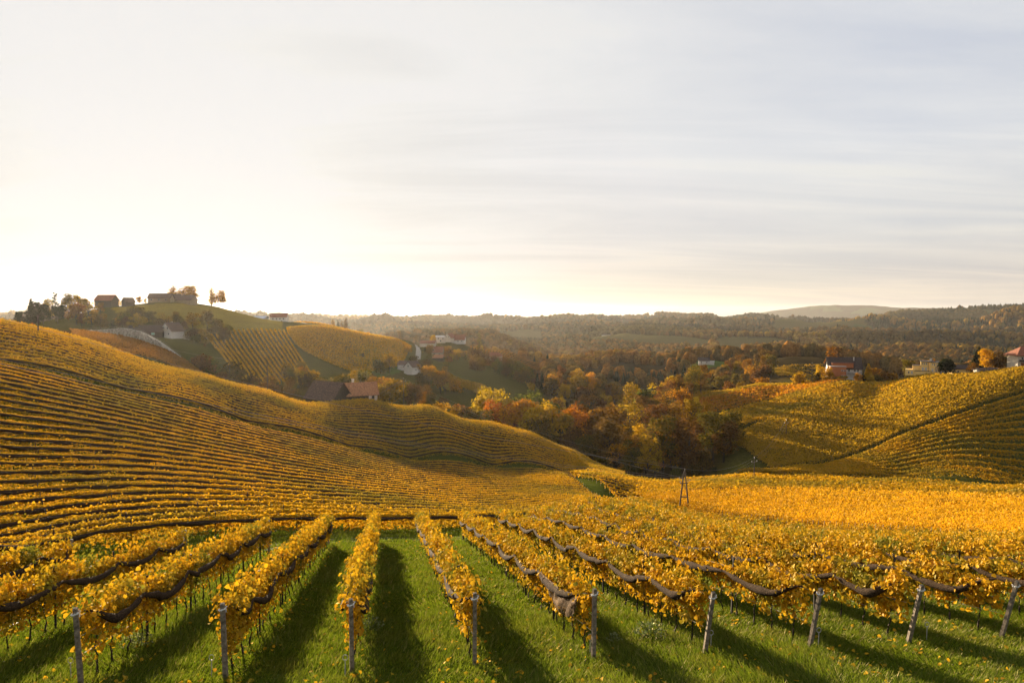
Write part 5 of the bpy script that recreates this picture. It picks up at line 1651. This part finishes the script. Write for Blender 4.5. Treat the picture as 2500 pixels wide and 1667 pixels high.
house('house', 'house with a bright flat roof, left one of the valley cluster', 1076, 736, 4, 10.0, 8.0, 5.0, 1.2, W_CREAM, W_WHITE, v=828, zoff=2.0, wins=(('f', -2.5, 3.4, 1.4, 1.4), ('f', 2.5, 3.4, 1.4, 1.4), ('f', 0, 0.8, 1.6, 1.8)))
house('barn', 'low red-roofed barn left below the valley cluster', 1045, 715, -8, 16.0, 7.0, 2.6, 2.6, W_CREAM, R_RED, 'barn', v=834, zoff=1.2)
house('farmhouse', 'brick-red roofed farmhouse among the valley trees', 1067, 600, -6, 11.0, 9.0, 3.6, 4.6, W_CREAM, R_RED, 'farmhouse', v=860, zoff=1.6, wins=(('f', -1.5, 2.0, 1.8, 1.2), ('f', 3, 2.0, 1.0, 1.2), ('f', -2.5, 5.4, 1.8, 1.2)))
h = house('barn', 'low barn with an orange roof and dark panels below the brick-red farmhouse', 1070, 570, -6, 8.5, 5.5, 1.6, 2.2, W_WOOD, R_ORANGE, 'barn', v=872, zoff=1.2)
house('house', 'white gabled valley house with a skylight at the foot of the winding drive', 1007, 455, 62, 9.5, 7.0, 3.6, 3.4, W_WHITE, R_BROWN, v=900, zoff=2.0, chim=(), wins=(('l', 0, 4.2, 1.0, 1.2), ('f', -1, 1.6, 1.2, 1.2)))
house('garage', 'low brown-roofed garage left of the white gabled valley house', 988, 462, -12, 8.0, 6.0, 2.6, 2.2, W_WHITE, R_BROWN, 'garage', v=895, zoff=1.6)
house('farmhouse', 'long brown-roofed farm beside the shorter golden poplar', 1205, 655, -5, 16.0, 8.5, 2.8, 3.6, W_CREAM, R_RED, 'farmhouse', v=882, zoff=1.0, hip=True, wins=(('f', -4, 1.4, 1.4, 1.2), ('f', 3, 1.4, 1.4, 1.2)))
house('shed', 'small dark shed right of the long brown-roofed farm', 1241, 640, 5, 6.5, 5.0, 2.4, 1.6, W_WOOD, R_DARK, 'shed', v=888, zoff=0.8)
house('house', 'small white house with a dark roof in the green glade', 1718, 672, -10, 10.0, 8.0, 3.4, 3.0, W_WHITE, R_DARK, v=892, zoff=0.5, wins=(('f', -2.5, 1.8, 1.2, 1.2), ('f', 2.5, 1.8, 1.2, 1.2)))
house('garage', 'low white annexe right of the small glade house', 1735, 668, -10, 6.0, 5.0, 2.2, 0.8, W_WHITE, W_GREY, 'garage', v=896, zoff=0.3)

# red house on the right crest: white gable end, brown roof, red brick extension on a pale base
_p = P(2062, 905, 372)
_g = float(hz(_p[0], _p[1])[0])
rh = link('house', None, loc=(_p[0] - 0.6, _p[1], _g + 1.6), rot=(0, 0, math.radians(-14)))
rh.scale = (0.92, 0.92, 0.92)
tag(rh, 'tall brown-roofed house with a white gable and a red brick extension on the right crest', 'house')
MB().add(*gable_walls(17.0, 8.6, 5.6, 5.6, 4.0)).obj('wall', rh, W_WHITE)
_r = MB().add(*gable_roof(17.0, 8.6, 5.6, 5.6, 0.7)).obj('roof', rh, R_DARK)
MB().box((5.0, -1.3, 10.2), (0.55, 0.55, 2.6)).obj('chimney', _r, W_GREY)
MB().box((-1.5, -3.4, 7.0), (11.0, 4.0, 2.6)).obj('dormer', rh, W_BRICK)
MB().box((-1.5, -3.6, 8.36), (11.6, 4.6, 0.16)).obj('dormer_roof', rh, R_RED)
MB().box((-4.5, -6.6, 2.2), (8.2, 5.0, 8.6)).obj('brick_extension', rh, W_BRICK)
MB().box((-4.5, -6.6, 6.62), (8.6, 5.4, 0.22)).obj('extension_roof', rh, W_GREY)
MB().box((-3.6, -7.6, -3.2), (7.4, 4.6, 3.6)).obj('garage_base', rh, W_GREY)
for s, zc in ((-1.9, 4.4), (-1.9, 1.4), (-0.6, 4.4), (-0.6, 1.4)):
    opening(rh, 'f', s - 0.6, zc, 1.25, 0.75, 8.2, 18.24)
for s in (-2.2, -1.5, -0.8, -0.1, 0.6, 1.3):
    opening(rh, 'l', s - 6.6, 5.5, 0.5, 0.4, 17.2, 5.0)
for s, zc in ((-1.3, 7.4), (1.3, 7.4), (-1.3, 4.2), (1.3, 4.2)):
    opening(rh, 'l', s, zc, 0.9, 1.3, 17.0, 8.6)
for s in (2.0, 5.0, 6.6):
    opening(rh, 'f', s, 4.2, 0.9, 1.5, 17.0, 8.6)
MB().box((4.8, -5.0, 2.6), (7.0, 1.5, 0.16)).box((4.8, -5.7, 3.1), (7.0, 0.08, 0.9)).obj('balcony', rh, W_GREY)
# yellow stepped house
_p = P(2262, 905, 366)
_g = float(hz(_p[0], _p[1])[0])
yh = link('house', None, loc=(_p[0], _p[1], _g + 2.0), rot=(0, 0, math.radians(-30)))
yh.scale = (0.72, 0.72, 0.72)
tag(yh, 'bright yellow house of stepped blocks with a dark flat roof and roof terrace', 'house')
wl = MB()
wl.box((-1.2, 0, 4.0), (4.6, 8.0, 9.4)).box((4.6, -0.4, 3.8), (5.6, 9.4, 9.0))
wl.box((-5.8, 1.0, 2.6), (4.8, 7.0, 6.4)).box((-9.6, -0.5, 1.0), (6.0, 7.4, 4.2)).box((-1.5, -4.9, 0.6), (11.0, 2.6, 3.2))
wl.obj('wall', yh, W_YELLOW)
_r = MB().box((-0.4, 0, 8.85), (7.4, 9.4, 0.28)).box((5.0, -0.3, 8.5), (7.6, 10.6, 0.28)).box((-5.8, 1.0, 5.9), (5.2, 7.6, 0.2)).box((-1.5, -4.9, 2.28), (11.4, 3.0, 0.16)).obj('roof', yh, R_SLATE)
MB().box((4.6, 2.0, 9.4), (0.7, 0.7, 1.6)).obj('chimney', _r, W_ORANGE)
MB().tube([(2.5, 1, 8.9), (2.5, 1, 10.0)], 0.06, n=5).add([(2.5 + 0.75 * math.cos(a), 0.9 - 0.25 * abs(math.cos(a)), 10.1 + 0.75 * math.sin(a)) for a in np.linspace(0, 5.76, 12)] + [(2.5, 1.1, 10.1)], [(i, (i + 1) % 12, 12) for i in range(12)]).obj('satellite_dish', _r, W_WHITE)
rl = MB()
for xx in np.arange(-12.4, -6.5, 0.8):
    rl.box((xx, -4.1, 3.6), (0.06, 0.06, 1.0))
rl.box((-9.6, -4.1, 4.1), (6.0, 0.06, 0.06)).box((-12.5, -0.5, 4.1), (0.06, 7.2, 0.06)).box((-9.6, -4.1, 3.6), (6.0, 0.04, 0.04))
rl.obj('railing', yh, M_METAL)
for s in (-2.3, -1.2, -0.1):
    opening(yh, 'f', s, 7.2, 0.6, 1.4, 5, 8.0, 'window', FRAME, GLASS)
for s in (3.4, 4.6, 5.8):
    opening(yh, 'f', s, 6.9, 0.6, 1.4, 5, 10.2, 'window', FRAME, GLASS)
for s in (3.4, 5.6):
    opening(yh, 'f', s, 3.0, 1.0, 1.8, 5, 10.2, 'window', FRAME, W_CREAM)
for s in (-2.2, -0.4):
    opening(yh, 'f', s, 3.7, 1.2, 2.0, 5, 8.0, 'window', FRAME, W_CREAM)
opening(yh, 'f', -10.5, 1.0, 0.9, 1.4, 6, 8.4)
opening(yh, 'f', -8.6, 1.0, 1.2, 2.0, 6, 8.4, 'door', FRAME, W_CREAM)
opening(yh, 'r', -1.0, 5.0, 1.0, 1.3, 14.8, 9.0)
house('annexe', 'small yellow annexe with a sloping roof right of the dark yew', 2340, 372, -8, 8.0, 6.0, 3.8, 1.6, W_YELLOW, R_DARK, 'annexe', v=900, zoff=0.6, wins=(('f', -1.5, 2.2, 1.0, 1.6),))
# balcony house at the right edge
bh = house('house', 'cream balcony house with a wide red hip roof at the right picture edge', 2505, 346, -8, 13.5, 10.0, 6.4, 4.6, W_CREAM, R_RED, hip=True, v=890, zoff=0.2, over=1.1,
           wins=(('f', -4.6, 5.0, 1.1, 1.5), ('f', -1.2, 5.0, 1.3, 1.6), ('f', 2.4, 5.0, 1.3, 1.6), ('f', -4.0, 1.5, 2.8, 2.4, 'door', FRAME, R_RED), ('f', 2.0, 1.5, 1.3, 1.5)))
bh.scale = (0.82, 0.82, 0.82)
MB().box((0, -5.7, 3.25), (13.5, 1.4, 0.2)).box((0, -6.35, 3.8), (13.5, 0.1, 1.0)).obj('balcony', bh, W_WOOD)
house('shed', 'cream garden shed under the yellow and brown tree', 2408, 360, 4, 9.0, 5.0, 2.0, 0.8, W_CREAM, R_BROWN, 'shed', v=905, zoff=0.1)
# far houses
FARH = [(1852, 868, 1020, 'far white house at the rim of the left meadow'), (1873, 866, 1040, 'small far white house right of the one at the meadow rim'), (1919, 855, 1150, 'far house with an orange roof above the green meadow'), (2060, 864, 960, 'far white house right of the golden poplars'), (2117, 868, 930, 'small far white house left of the yellow larch'), (2047, 826, 1560, 'long white far building on the light field'), (1985, 829, 1560, 'far orange house in the light field'), (2201, 810, 1750, 'far white farm on the sunny knoll'), (2352, 852, 960, 'far row of white roofs on the knoll, left one'), (2366, 851, 965, 'far row of white roofs on the knoll, right one'), (2484, 846, 980, 'far white farm above the balcony house'), (2130, 854, 1150, 'far grey-roofed house among the dark woods'), (1480, 812, 1900, 'tiny far white house below the long ridge')]
for _i, (_u, _v, _y, _l) in enumerate(FARH):
    _p = P(_u, _v, _y)
    house('house', _l, _u, _y, [-20, 15, 30, -35, 60, 0, 10][_i % 7], [11, 10, 13, 12, 9, 24, 12][_i % 7], 9, 4.2, 3.0, W_ORANGE if 'orange house' in _l else W_WHITE, [R_DARK, R_BROWN, R_RED, R_BROWN][_i % 4], v=_v, wins=(('f', -2, 2, 1.4, 1.4), ('f', 2, 2, 1.4, 1.4)), zoff=0.8)

# ------------------------------------------------------------------ poles and wires
M_POLE = mat('pole_wood', (0.075, 0.058, 0.045), 0.9, 0.4, 4.0)
M_CABLE = mat('cable', (0.20, 0.17, 0.14), 0.5, 0.1, 2.0, spec=0.4)
M_INS = mat('insulator', (0.42, 0.38, 0.33), 0.35, 0.1, 2.0, spec=0.5)


def pole(u, vtop, y, label, arm=True, rad=0.14, rz=0.0, name='power_pole', hmax=None):
    p = P(u, vtop, y)
    g = float(hz(p[0], p[1])[0])
    h = p[2] - g
    root = link(name, None, loc=(p[0], p[1], g), rot=(0, 0, rz))
    tag(root, label, 'power pole')
    MB().tube([(0, 0, -0.6), (0, 0, h * 0.5), (0, 0, h)], [rad, rad * 0.85, rad * 0.7], n=8).obj('shaft', root, M_POLE)
    if arm:
        MB().box((0, 0, h - 1.1), (2.2, 0.12, 0.14)).obj('crossarm', root, M_POLE)
        for dx, dz in ((-1.0, -1.0), (1.0, -1.0), (0.0, 0.0)):
            MB().tube([(dx, 0, h + dz), (dx, 0, h + dz + 0.14), (dx, 0, h + dz + 0.3)], [0.05, 0.10, 0.05], n=6).obj('insulator', root, M_INS)
    ca, sa = math.cos(rz), math.sin(rz)
    return [(p[0] + dx * ca, p[1] + dx * sa, g + h + dz + 0.3) for dx, dz in ((-1.0, -1.0), (0.0, 0.0), (1.0, -1.0))]


def wire(a, b, sag, label, rad=0.02, group=None):
    pts = []
    for k in range(33):
        t = k / 32
        pts.append((a[0] + (b[0] - a[0]) * t, a[1] + (b[1] - a[1]) * t, a[2] + (b[2] - a[2]) * t - 4 * sag * t * (1 - t)))
    o = MB().tube(pts, rad, n=4).obj('cable', None, M_CABLE)
    return tag(o, label, 'cable', group)


# A-frame mast
_p = P(1670, 1258, 126)
_g = float(hz(_p[0], _p[1])[0])
AH = P(1671, 1150, 126)[2] - _g
am = link('power_mast', None, loc=(_p[0], _p[1], _g), rot=(0, 0, 0.15))
tag(am, 'wooden A-frame power mast standing among the yellow vines', 'power mast')
MB().tube([(-0.95, 0.3, -0.5), (-0.10, 0, AH)], [0.15, 0.11], n=8).obj('leg', am, M_POLE)
MB().tube([(0.95, -0.3, -0.5), (0.10, 0, AH)], [0.15, 0.11], n=8).obj('leg', am, M_POLE)
MB().box((0, 0, AH * 0.40), (1.5, 0.16, 0.16), rz=-0.3).obj('brace', am, M_POLE)
MB().box((0, 0, AH * 0.72), (1.7, 0.14, 0.16), rz=0.1).obj('crossarm', am, M_POLE)
for dx, dz in ((-1.0, 0.83), (1.05, 0.77), (0.05, 1.02), (-0.8, 0.73)):
    MB().tube([(dx * 0.35, 0, dz * AH - .12), (dx, 0, dz * AH), (dx, 0, dz * AH + .22)], 0.035, n=4).tube([(dx, 0, dz * AH + .05), (dx, 0, dz * AH + .18), (dx, 0, dz * AH + .34)], [.06, .11, .05], n=6).obj('insulator', am, M_INS)
AM = [(_p[0] + dx, _p[1], _g + dz * AH + 0.3) for dx, dz in ((-1.0, 0.83), (0.05, 1.02), (1.05, 0.77))]
LP = pole(-420, 660, 78, 'power pole outside the left picture edge', rz=0.3)
wire(LP[1], AM[1], 2.6, 'topmost thin cable crossing the left vineyards to the A-frame mast')
_q = P(-420, 775, 74); _q2 = P(-420, 790, 72)
wire(_q, AM[0], 2.4, 'upper of the paired cables sagging over the dark ditch')
wire(_q2, AM[2], 2.4, 'lower of the paired cables sagging over the dark ditch')
PA = pole(1842, 1118, 186, 'slender power pole at the edge of the low amber rows', rz=0.5)
PB = pole(1920, 1026, 262, 'slender power pole standing in the mottled right vineyard', rz=0.5)
PC = pole(985, 924, 244, 'power pole with cable fans behind the barn hill crest', rz=0.9)
for k, n in enumerate(('left', 'top', 'right')):
    wire(AM[k], PA[k], 1.6, f'{n} cable from the A-frame mast to the pole at the low amber rows', 0.011)
    wire(PA[k], PB[k], 1.6, f'{n} cable climbing the right vineyard between two poles', 0.011)
    wire(PC[k], AM[k], 3.0, f'{n} cable from the barn hill pole down to the A-frame mast', 0.011)
    q = P(905 + 4 * k, 968 + 5 * k, 243)
    wire(q, PC[k], 0.3, f'{n} cable from the barn up to the pole behind it', 0.02)
pole(92, 771, 178, 'thick brown power pole on the left vineyard slope', arm=False, rad=0.2)
pole(652, 886, 216, 'bare dark pole on the barn hill crest', arm=False, rad=0.14)
pole(1983, 886, 358, 'power pole on the right crest left of the red house', rz=0.2)
pole(557, 738, 548, 'thin mast on the left hill shoulder right of the backlit pair', arm=False, rad=0.1)
pole(496, 727, 530, 'white mast between the hilltop farm and the backlit pair', arm=False, rad=0.16)
pole(738, 786, 610, 'thin pole beside the ridge drive', arm=False, rad=0.1)
pole(684, 784, 560, 'thin pole in front of the ridge house', arm=False, rad=0.1)
q0, q1 = P(330, 830, 330), P(560, 880, 300)
wire((q0[0], q0[1], q0[2]), (q1[0], q1[1], q1[2] + 0.5), 1.0, 'lone bright cable over the hollow below the white gabled farmhouse', 0.03)
pole(330, 829, 331, 'short dark pole below the hollow farm', arm=False, rad=0.12)
pole(560, 879, 300.5, 'short dark pole at the foot of the straight rows', arm=False, rad=0.12)

# wind-wheel, disc sign, cars in front of the yellow house
_p = P(2286, 899, 350)
_g = float(hz(_p[0], _p[1])[0])
kl = link('wind_wheel', None, loc=(_p[0], _p[1], _g))
tag(kl, 'wooden wind wheel rattle with eight blades on a pole before the yellow house', 'wind wheel')
_h = max(3.0, _p[2] - _g)
MB().tube([(0, 0, -.5), (0, 0, _h)], [0.16, 0.11], n=6).obj('shaft', kl, M_POLE)
hub = MB().tube([(0, -0.7, _h), (0, 0.5, _h)], 0.12, n=8).obj('hub', kl, M_POLE)
for k in range(8):
    a = k * math.pi / 4 + 0.1
    MB().add([(0.1 * math.cos(a) - .12 * math.sin(a), -.6, _h + 0.1 * math.sin(a) + .12 * math.cos(a)), (0.1 * math.cos(a) + .12 * math.sin(a), -.52, _h + 0.1 * math.sin(a) - .12 * math.cos(a)), (2.7 * math.cos(a) + .22 * math.sin(a), -.46, _h + 2.7 * math.sin(a) - .22 * math.cos(a)), (2.7 * math.cos(a) - .22 * math.sin(a), -.66, _h + 2.7 * math.sin(a) + .22 * math.cos(a))] +
             [(0.1 * math.cos(a) - .12 * math.sin(a), -.55, _h + 0.1 * math.sin(a) + .12 * math.cos(a)), (0.1 * math.cos(a) + .12 * math.sin(a), -.47, _h + 0.1 * math.sin(a) - .12 * math.cos(a)), (2.7 * math.cos(a) + .22 * math.sin(a), -.41, _h + 2.7 * math.sin(a) - .22 * math.cos(a)), (2.7 * math.cos(a) - .22 * math.sin(a), -.61, _h + 2.7 * math.sin(a) + .22 * math.cos(a))],
             [(0, 1, 2, 3), (7, 6, 5, 4), (0, 4, 5, 1), (1, 5, 6, 2), (2, 6, 7, 3), (3, 7, 4, 0)]).obj('blade', kl, mat('pale_board', (0.55, 0.40, 0.22), 0.8, 0.2, 3.0))
_p = P(2301, 909, 349)
_g = float(hz(_p[0], _p[1])[0])
rs = link('round_sign', None, loc=(_p[0], _p[1], _g))
tag(rs, 'round pale sign disc on a post between the parked cars', 'sign')
_h = max(2.6, _p[2] - _g)
MB().tube([(0, 0, -.3), (0, 0, _h)], 0.06, n=6).obj('post', rs, M_METAL)
MB().tube([(0, -.08, _h), (0, -.14, _h)], 0.95, n=20).obj('disc', rs, W_WHITE)
P_DARK = mat('dark_car_paint', (0.020, 0.022, 0.028), 0.25, 0.1, 1.0, spec=0.6)
P_SILVER = mat('silver_car_paint', (0.45, 0.46, 0.48), 0.3, 0.05, 1.0, spec=0.6)
TYRE = mat('tyre_rubber', (0.02, 0.02, 0.02), 0.9, 0.2, 4.0)


def car(u, y, rz, paint, label):
    x, yy, _ = P(u, 905, y)
    root = link('parked_car', None, loc=(x, yy, float(hz(x, yy)[0]) + 0.02), rot=(0, 0, math.radians(rz)))
    tag(root, label, 'car', 'cars parked before the yellow house')
    prof = [(-2.15, 0.35), (-2.2, 0.75), (-1.6, 0.95), (2.0, 0.98), (2.18, 0.8), (2.15, 0.35)]
    cab = [(-0.95, 0.94), (-0.3, 1.42), (1.1, 1.45), (1.85, 0.96)]
    for nm, pr, hw_, m in (('body', prof, 0.88, paint), ('cabin_glass', cab, 0.74, GLASS)):
        n = len(pr)
        vs = [(a, -hw_, b) for a, b in pr] + [(a, hw_, b) for a, b in pr]
        fs = [tuple(range(n)), tuple(range(2 * n - 1, n - 1, -1))] + [(i, n + i, n + (i + 1) % n, (i + 1) % n) for i in range(n)]
        MB().add(vs, fs).obj(nm, root, m)
    MB().box((0.42, 0, 1.46), (1.5, 1.44, 0.05)).obj('roof', root, paint)
    for wx in (-1.35, 1.35):
        for wy in (-0.85, 0.85):
            MB().tube([(wx, wy - 0.1, 0.32), (wx, wy + 0.1, 0.32)], 0.32, n=14).obj('wheel', root, TYRE)


car(2273, 352, 12, P_DARK, 'dark parked car at the corner of the yellow house')
car(2292, 353, 20, P_SILVER, 'silver parked car left of the round sign disc')
car(2317, 351, 5, P_DARK, 'dark parked car right of the round sign disc, before the yew')


def strip(pts, w, material, lift=0.15):
    q = np.array([P(u, v, y)[:2] for u, v, y in pts])
    q, _ = resample(q, 2.0)
    t = np.gradient(q, axis=0); t /= np.linalg.norm(t, axis=1, keepdims=True)
    nv = np.stack([-t[:, 1], t[:, 0]], 1) * w / 2
    V = []
    for s in (-1, -0.33, 0.33, 1):
        a = q + nv * s
        V.append(np.concatenate([a, (hz(a[:, 0], a[:, 1]) + lift)[:, None]], 1))
    V = np.stack(V, 1).reshape(-1, 3)
    n = len(q)
    F = [(i * 4 + k, i * 4 + k + 1, (i + 1) * 4 + k + 1, (i + 1) * 4 + k) for i in range(n - 1) for k in range(3)]
    return tag(link('road', big_mesh('road', V, F, [material])), kind='structure')


M_ROAD = mat('pale_road', (0.36, 0.32, 0.27), 0.95, 0.2, 0.5)
strip([(985, 890, 470), (1005, 878, 490), (1020, 866, 520), (1022, 852, 570), (1016, 838, 625)], 4.0, M_ROAD)
strip([(710, 798, 612), (728, 806, 590), (745, 812, 570)], 4.5, M_ROAD)
strip([(655, 790, 590), (690, 792, 596), (712, 797, 608)], 4.0, M_ROAD)
# ------------------------------------------------------------------ far woods once the houses are known
KEEP_CLEAR = [(o.location.x, o.location.y) for o in COL.objects if o.parent is None and o.get('category') in ('house', 'farmhouse', 'barn', 'garage')]
woods()


# ------------------------------------------------------------------ grass of the lanes
def grass():
    rg = np.random.default_rng(11)
    Vs, Fs, b = [], [], 0
    for y0, y1, dens, hgt, wid in ((14.2, 24, 620, 0.15, 0.012), (24, 36, 330, 0.16, 0.018), (36, 60, 130, 0.17, 0.03)):
        area = (y1 ** 2 - y0 ** 2) * 0.80
        n = int(area * dens)
        y = np.sqrt(y0 ** 2 + (y1 ** 2 - y0 ** 2) * rg.random(n))
        x = (rg.random(n) * 2 - 1) * 0.80 * y
        f = fbm(x, y, 0.7, 2, F2); f2 = fbm(x, y, 3.5, 2, F1)
        d = dist_to(TRACK, x, y)
        ok = (rg.random(n) < 0.35 + 0.9 * f) & ~((np.abs(d - 0.75) < 0.32) & (rg.random(n) < 0.85))
        x, y, f, f2 = x[ok], y[ok], f[ok], f2[ok]
        n = len(x)
        z = hz(x, y) - 0.01
        h = hgt * (0.35 + 0.8 * rg.random(n) + 0.9 * np.clip(f - 0.45, 0, 1) + 0.9 * np.clip(f2 - 0.45, 0, 1))
        a = rg.random(n) * 6.283
        lean = h * (0.3 + 0.9 * rg.random(n))
        la = rg.random(n) * 6.283 * 0.55 + f2 * 9
        w = wid * (0.6 + 0.8 * rg.random(n))
        P0 = np.stack([x - np.cos(a) * w, y - np.sin(a) * w, z], -1)
        P1 = np.stack([x + np.cos(a) * w, y + np.sin(a) * w, z], -1)
        P2 = np.stack([x + np.cos(la) * lean, y + np.sin(la) * lean, z + h], -1)
        Vs.append(np.stack([P0, P1, P2], 1).reshape(-1, 3))
        Fs.append(np.arange(3 * n).reshape(-1, 3) + b); b += 3 * n
    m = leaf_mat('grass_blade', [(0.0, (0.075, 0.115, 0.006)), (0.5, (0.125, 0.175, 0.008)), (0.88, (0.19, 0.23, 0.012)), (1.0, (0.32, 0.26, 0.08))], 0.5, ((0.21, 0.20, 0.02), 0.5, 0.7, 0.6), 0.8, gloss=0.02, dim=0.74)
    tag(link('grass', big_mesh('grass', np.concatenate(Vs), np.concatenate(Fs), [m])), kind='stuff', label='lush green grass in the lanes between the near vine rows', cat='grass')
    # dropped vine leaves
    n = 2600
    y = 15 + 32 * rg.random(n) ** 1.4
    x = (rg.random(n) * 2 - 1) * 0.8 * y
    q = (x * 0.9837 + y * 0.18 + 0.9) / 3.05
    ok = (np.abs(q - np.round(q)) < 0.33) & ~beyond_track(x, y)
    x, y = x[ok], y[ok]
    C = np.stack([x, y, hz(x, y) + 0.05 + 0.06 * rg.random(len(x))], -1)
    V, F = leaf_cloud(C, 0.07 + 0.05 * rg.random(len(x)), np.tile(np.array([[0, 0, 1.0]]), (len(x), 1)), rg, True)
    tag(link('fallen_leaves', big_mesh('fallen_leaves', V, F, [M_NEAR])), kind='stuff', label='dropped yellow vine leaves lying in the grass', cat='leaves')


grass()

# weeds and wire pegs at the row ends
def peg(u, v, y, label):
    x, yy, _ = P(u, v, y)
    root = link('anchor_peg', None, loc=(x, yy, float(hz(x, yy)[0])))
    tag(root, label, 'peg')
    MB().tube([(0, 0, -.2), (0.01, 0, 0.42)], 0.012, n=5).obj('rod', root, M_WIRE)
    MB().tube([(0.01 + 0.06 * math.cos(a) - 0.0, 0, 0.47 + 0.07 * math.sin(a)) for a in np.linspace(-1.57, 4.4, 14)], 0.009, n=4).obj('loop', root, M_WIRE)


peg(172, 1650, 15.6, 'wire peg with a loop left of the first leaning post')
peg(516, 1640, 15.9, 'wire peg just left of the stout brown end post')
peg(842, 1650, 15.9, 'tall wire peg left of the bare topped grey post')
peg(1440, 1585, 17.9, 'wire peg right of the post with the broad net panel')
peg(1735, 1570, 18.3, 'looped wire peg right of the weed row post')
peg(1998, 1560, 18.6, 'looped wire peg right of the slanted pale post')
peg(2262, 1555, 19.3, 'wire peg with an open ring between two slanted posts')


def weed(u, v, y, r, h, n, label, size=0.07, pal='weed'):
    x, yy, _ = P(u, v, y)
    rg = np.random.default_rng(int(u))
    th = rg.random(n) * 6.283; rr = r * np.sqrt(rg.random(n))
    C = np.stack([rr * np.cos(th), rr * np.sin(th), 0.06 + h * rg.random(n) * (1 - 0.6 * (rr / r) ** 2)], -1)
    V, F = leaf_cloud(C, size * (0.6 + 0.8 * rg.random(n)), np.tile(np.array([[0, -0.2, 1.0]]), (n, 1)), rg, True, aspect=0.7)
    m = leaf_mat('weed_leaf', [(0.0, (0.06, 0.11, 0.02)), (0.6, (0.15, 0.20, 0.06)), (1.0, (0.30, 0.32, 0.14))], 0.35, gloss=0.05)
    root = link('weed', None, loc=(x, yy, float(hz(x, yy)[0])))
    tag(root, label, 'weed')
    link('leaves', big_mesh('leaves', V, F, [m]), root)
    mb = MB()
    for k in range(8):
        a = k * 0.8
        mb.tube([(0, 0, -.02), (r * .4 * math.cos(a), r * .4 * math.sin(a), h * .6), (r * .7 * math.cos(a), r * .7 * math.sin(a), h * .8)], 0.008, n=3)
    mb.obj('stalk', root, mat('weed_stalk', (0.09, 0.11, 0.03), 0.9))


weed(1590, 1540, 19.6, 0.5, 0.5, 260, 'leafy pale green weed left of the slanted post')
weed(330, 1545, 18.6, 0.42, 0.45, 200, 'grey green weed under the row with the stout brown post', 0.06)
weed(905, 1508, 20.5, 0.4, 0.4, 160, 'low weed tuft in the grass lane right of the grey bare post', 0.06)
weed(1500, 1560, 19.0, 0.25, 0.25, 70, 'small weed between the net panel post and the slanted post', 0.06)
# ------------------------------------------------------------------ autumn haze
def build_haze():
    zlow, ztop = float(GZ.min()) - 1.0, float(GZ.max()) + 12.0
    mb = MB().box((0, 0, (ztop + zlow) / 2), (27000, 27000, ztop - zlow))
    m = bpy.data.materials.new('haze')
    m.use_nodes = True
    g = NT(m.node_tree)
    out = g.n('ShaderNodeOutputMaterial')
    v = g.n('ShaderNodeVolumePrincipled')
    v.inputs['Color'].default_value = (0.97, 0.95, 0.93, 1)
    v.inputs['Density'].default_value = 0.000022
    v.inputs['Anisotropy'].default_value = 0.56
    g.l(v.outputs[0], out.inputs['Volume'])
    o = mb.obj('haze', None, m)
    tag(o, kind='stuff')


build_haze()
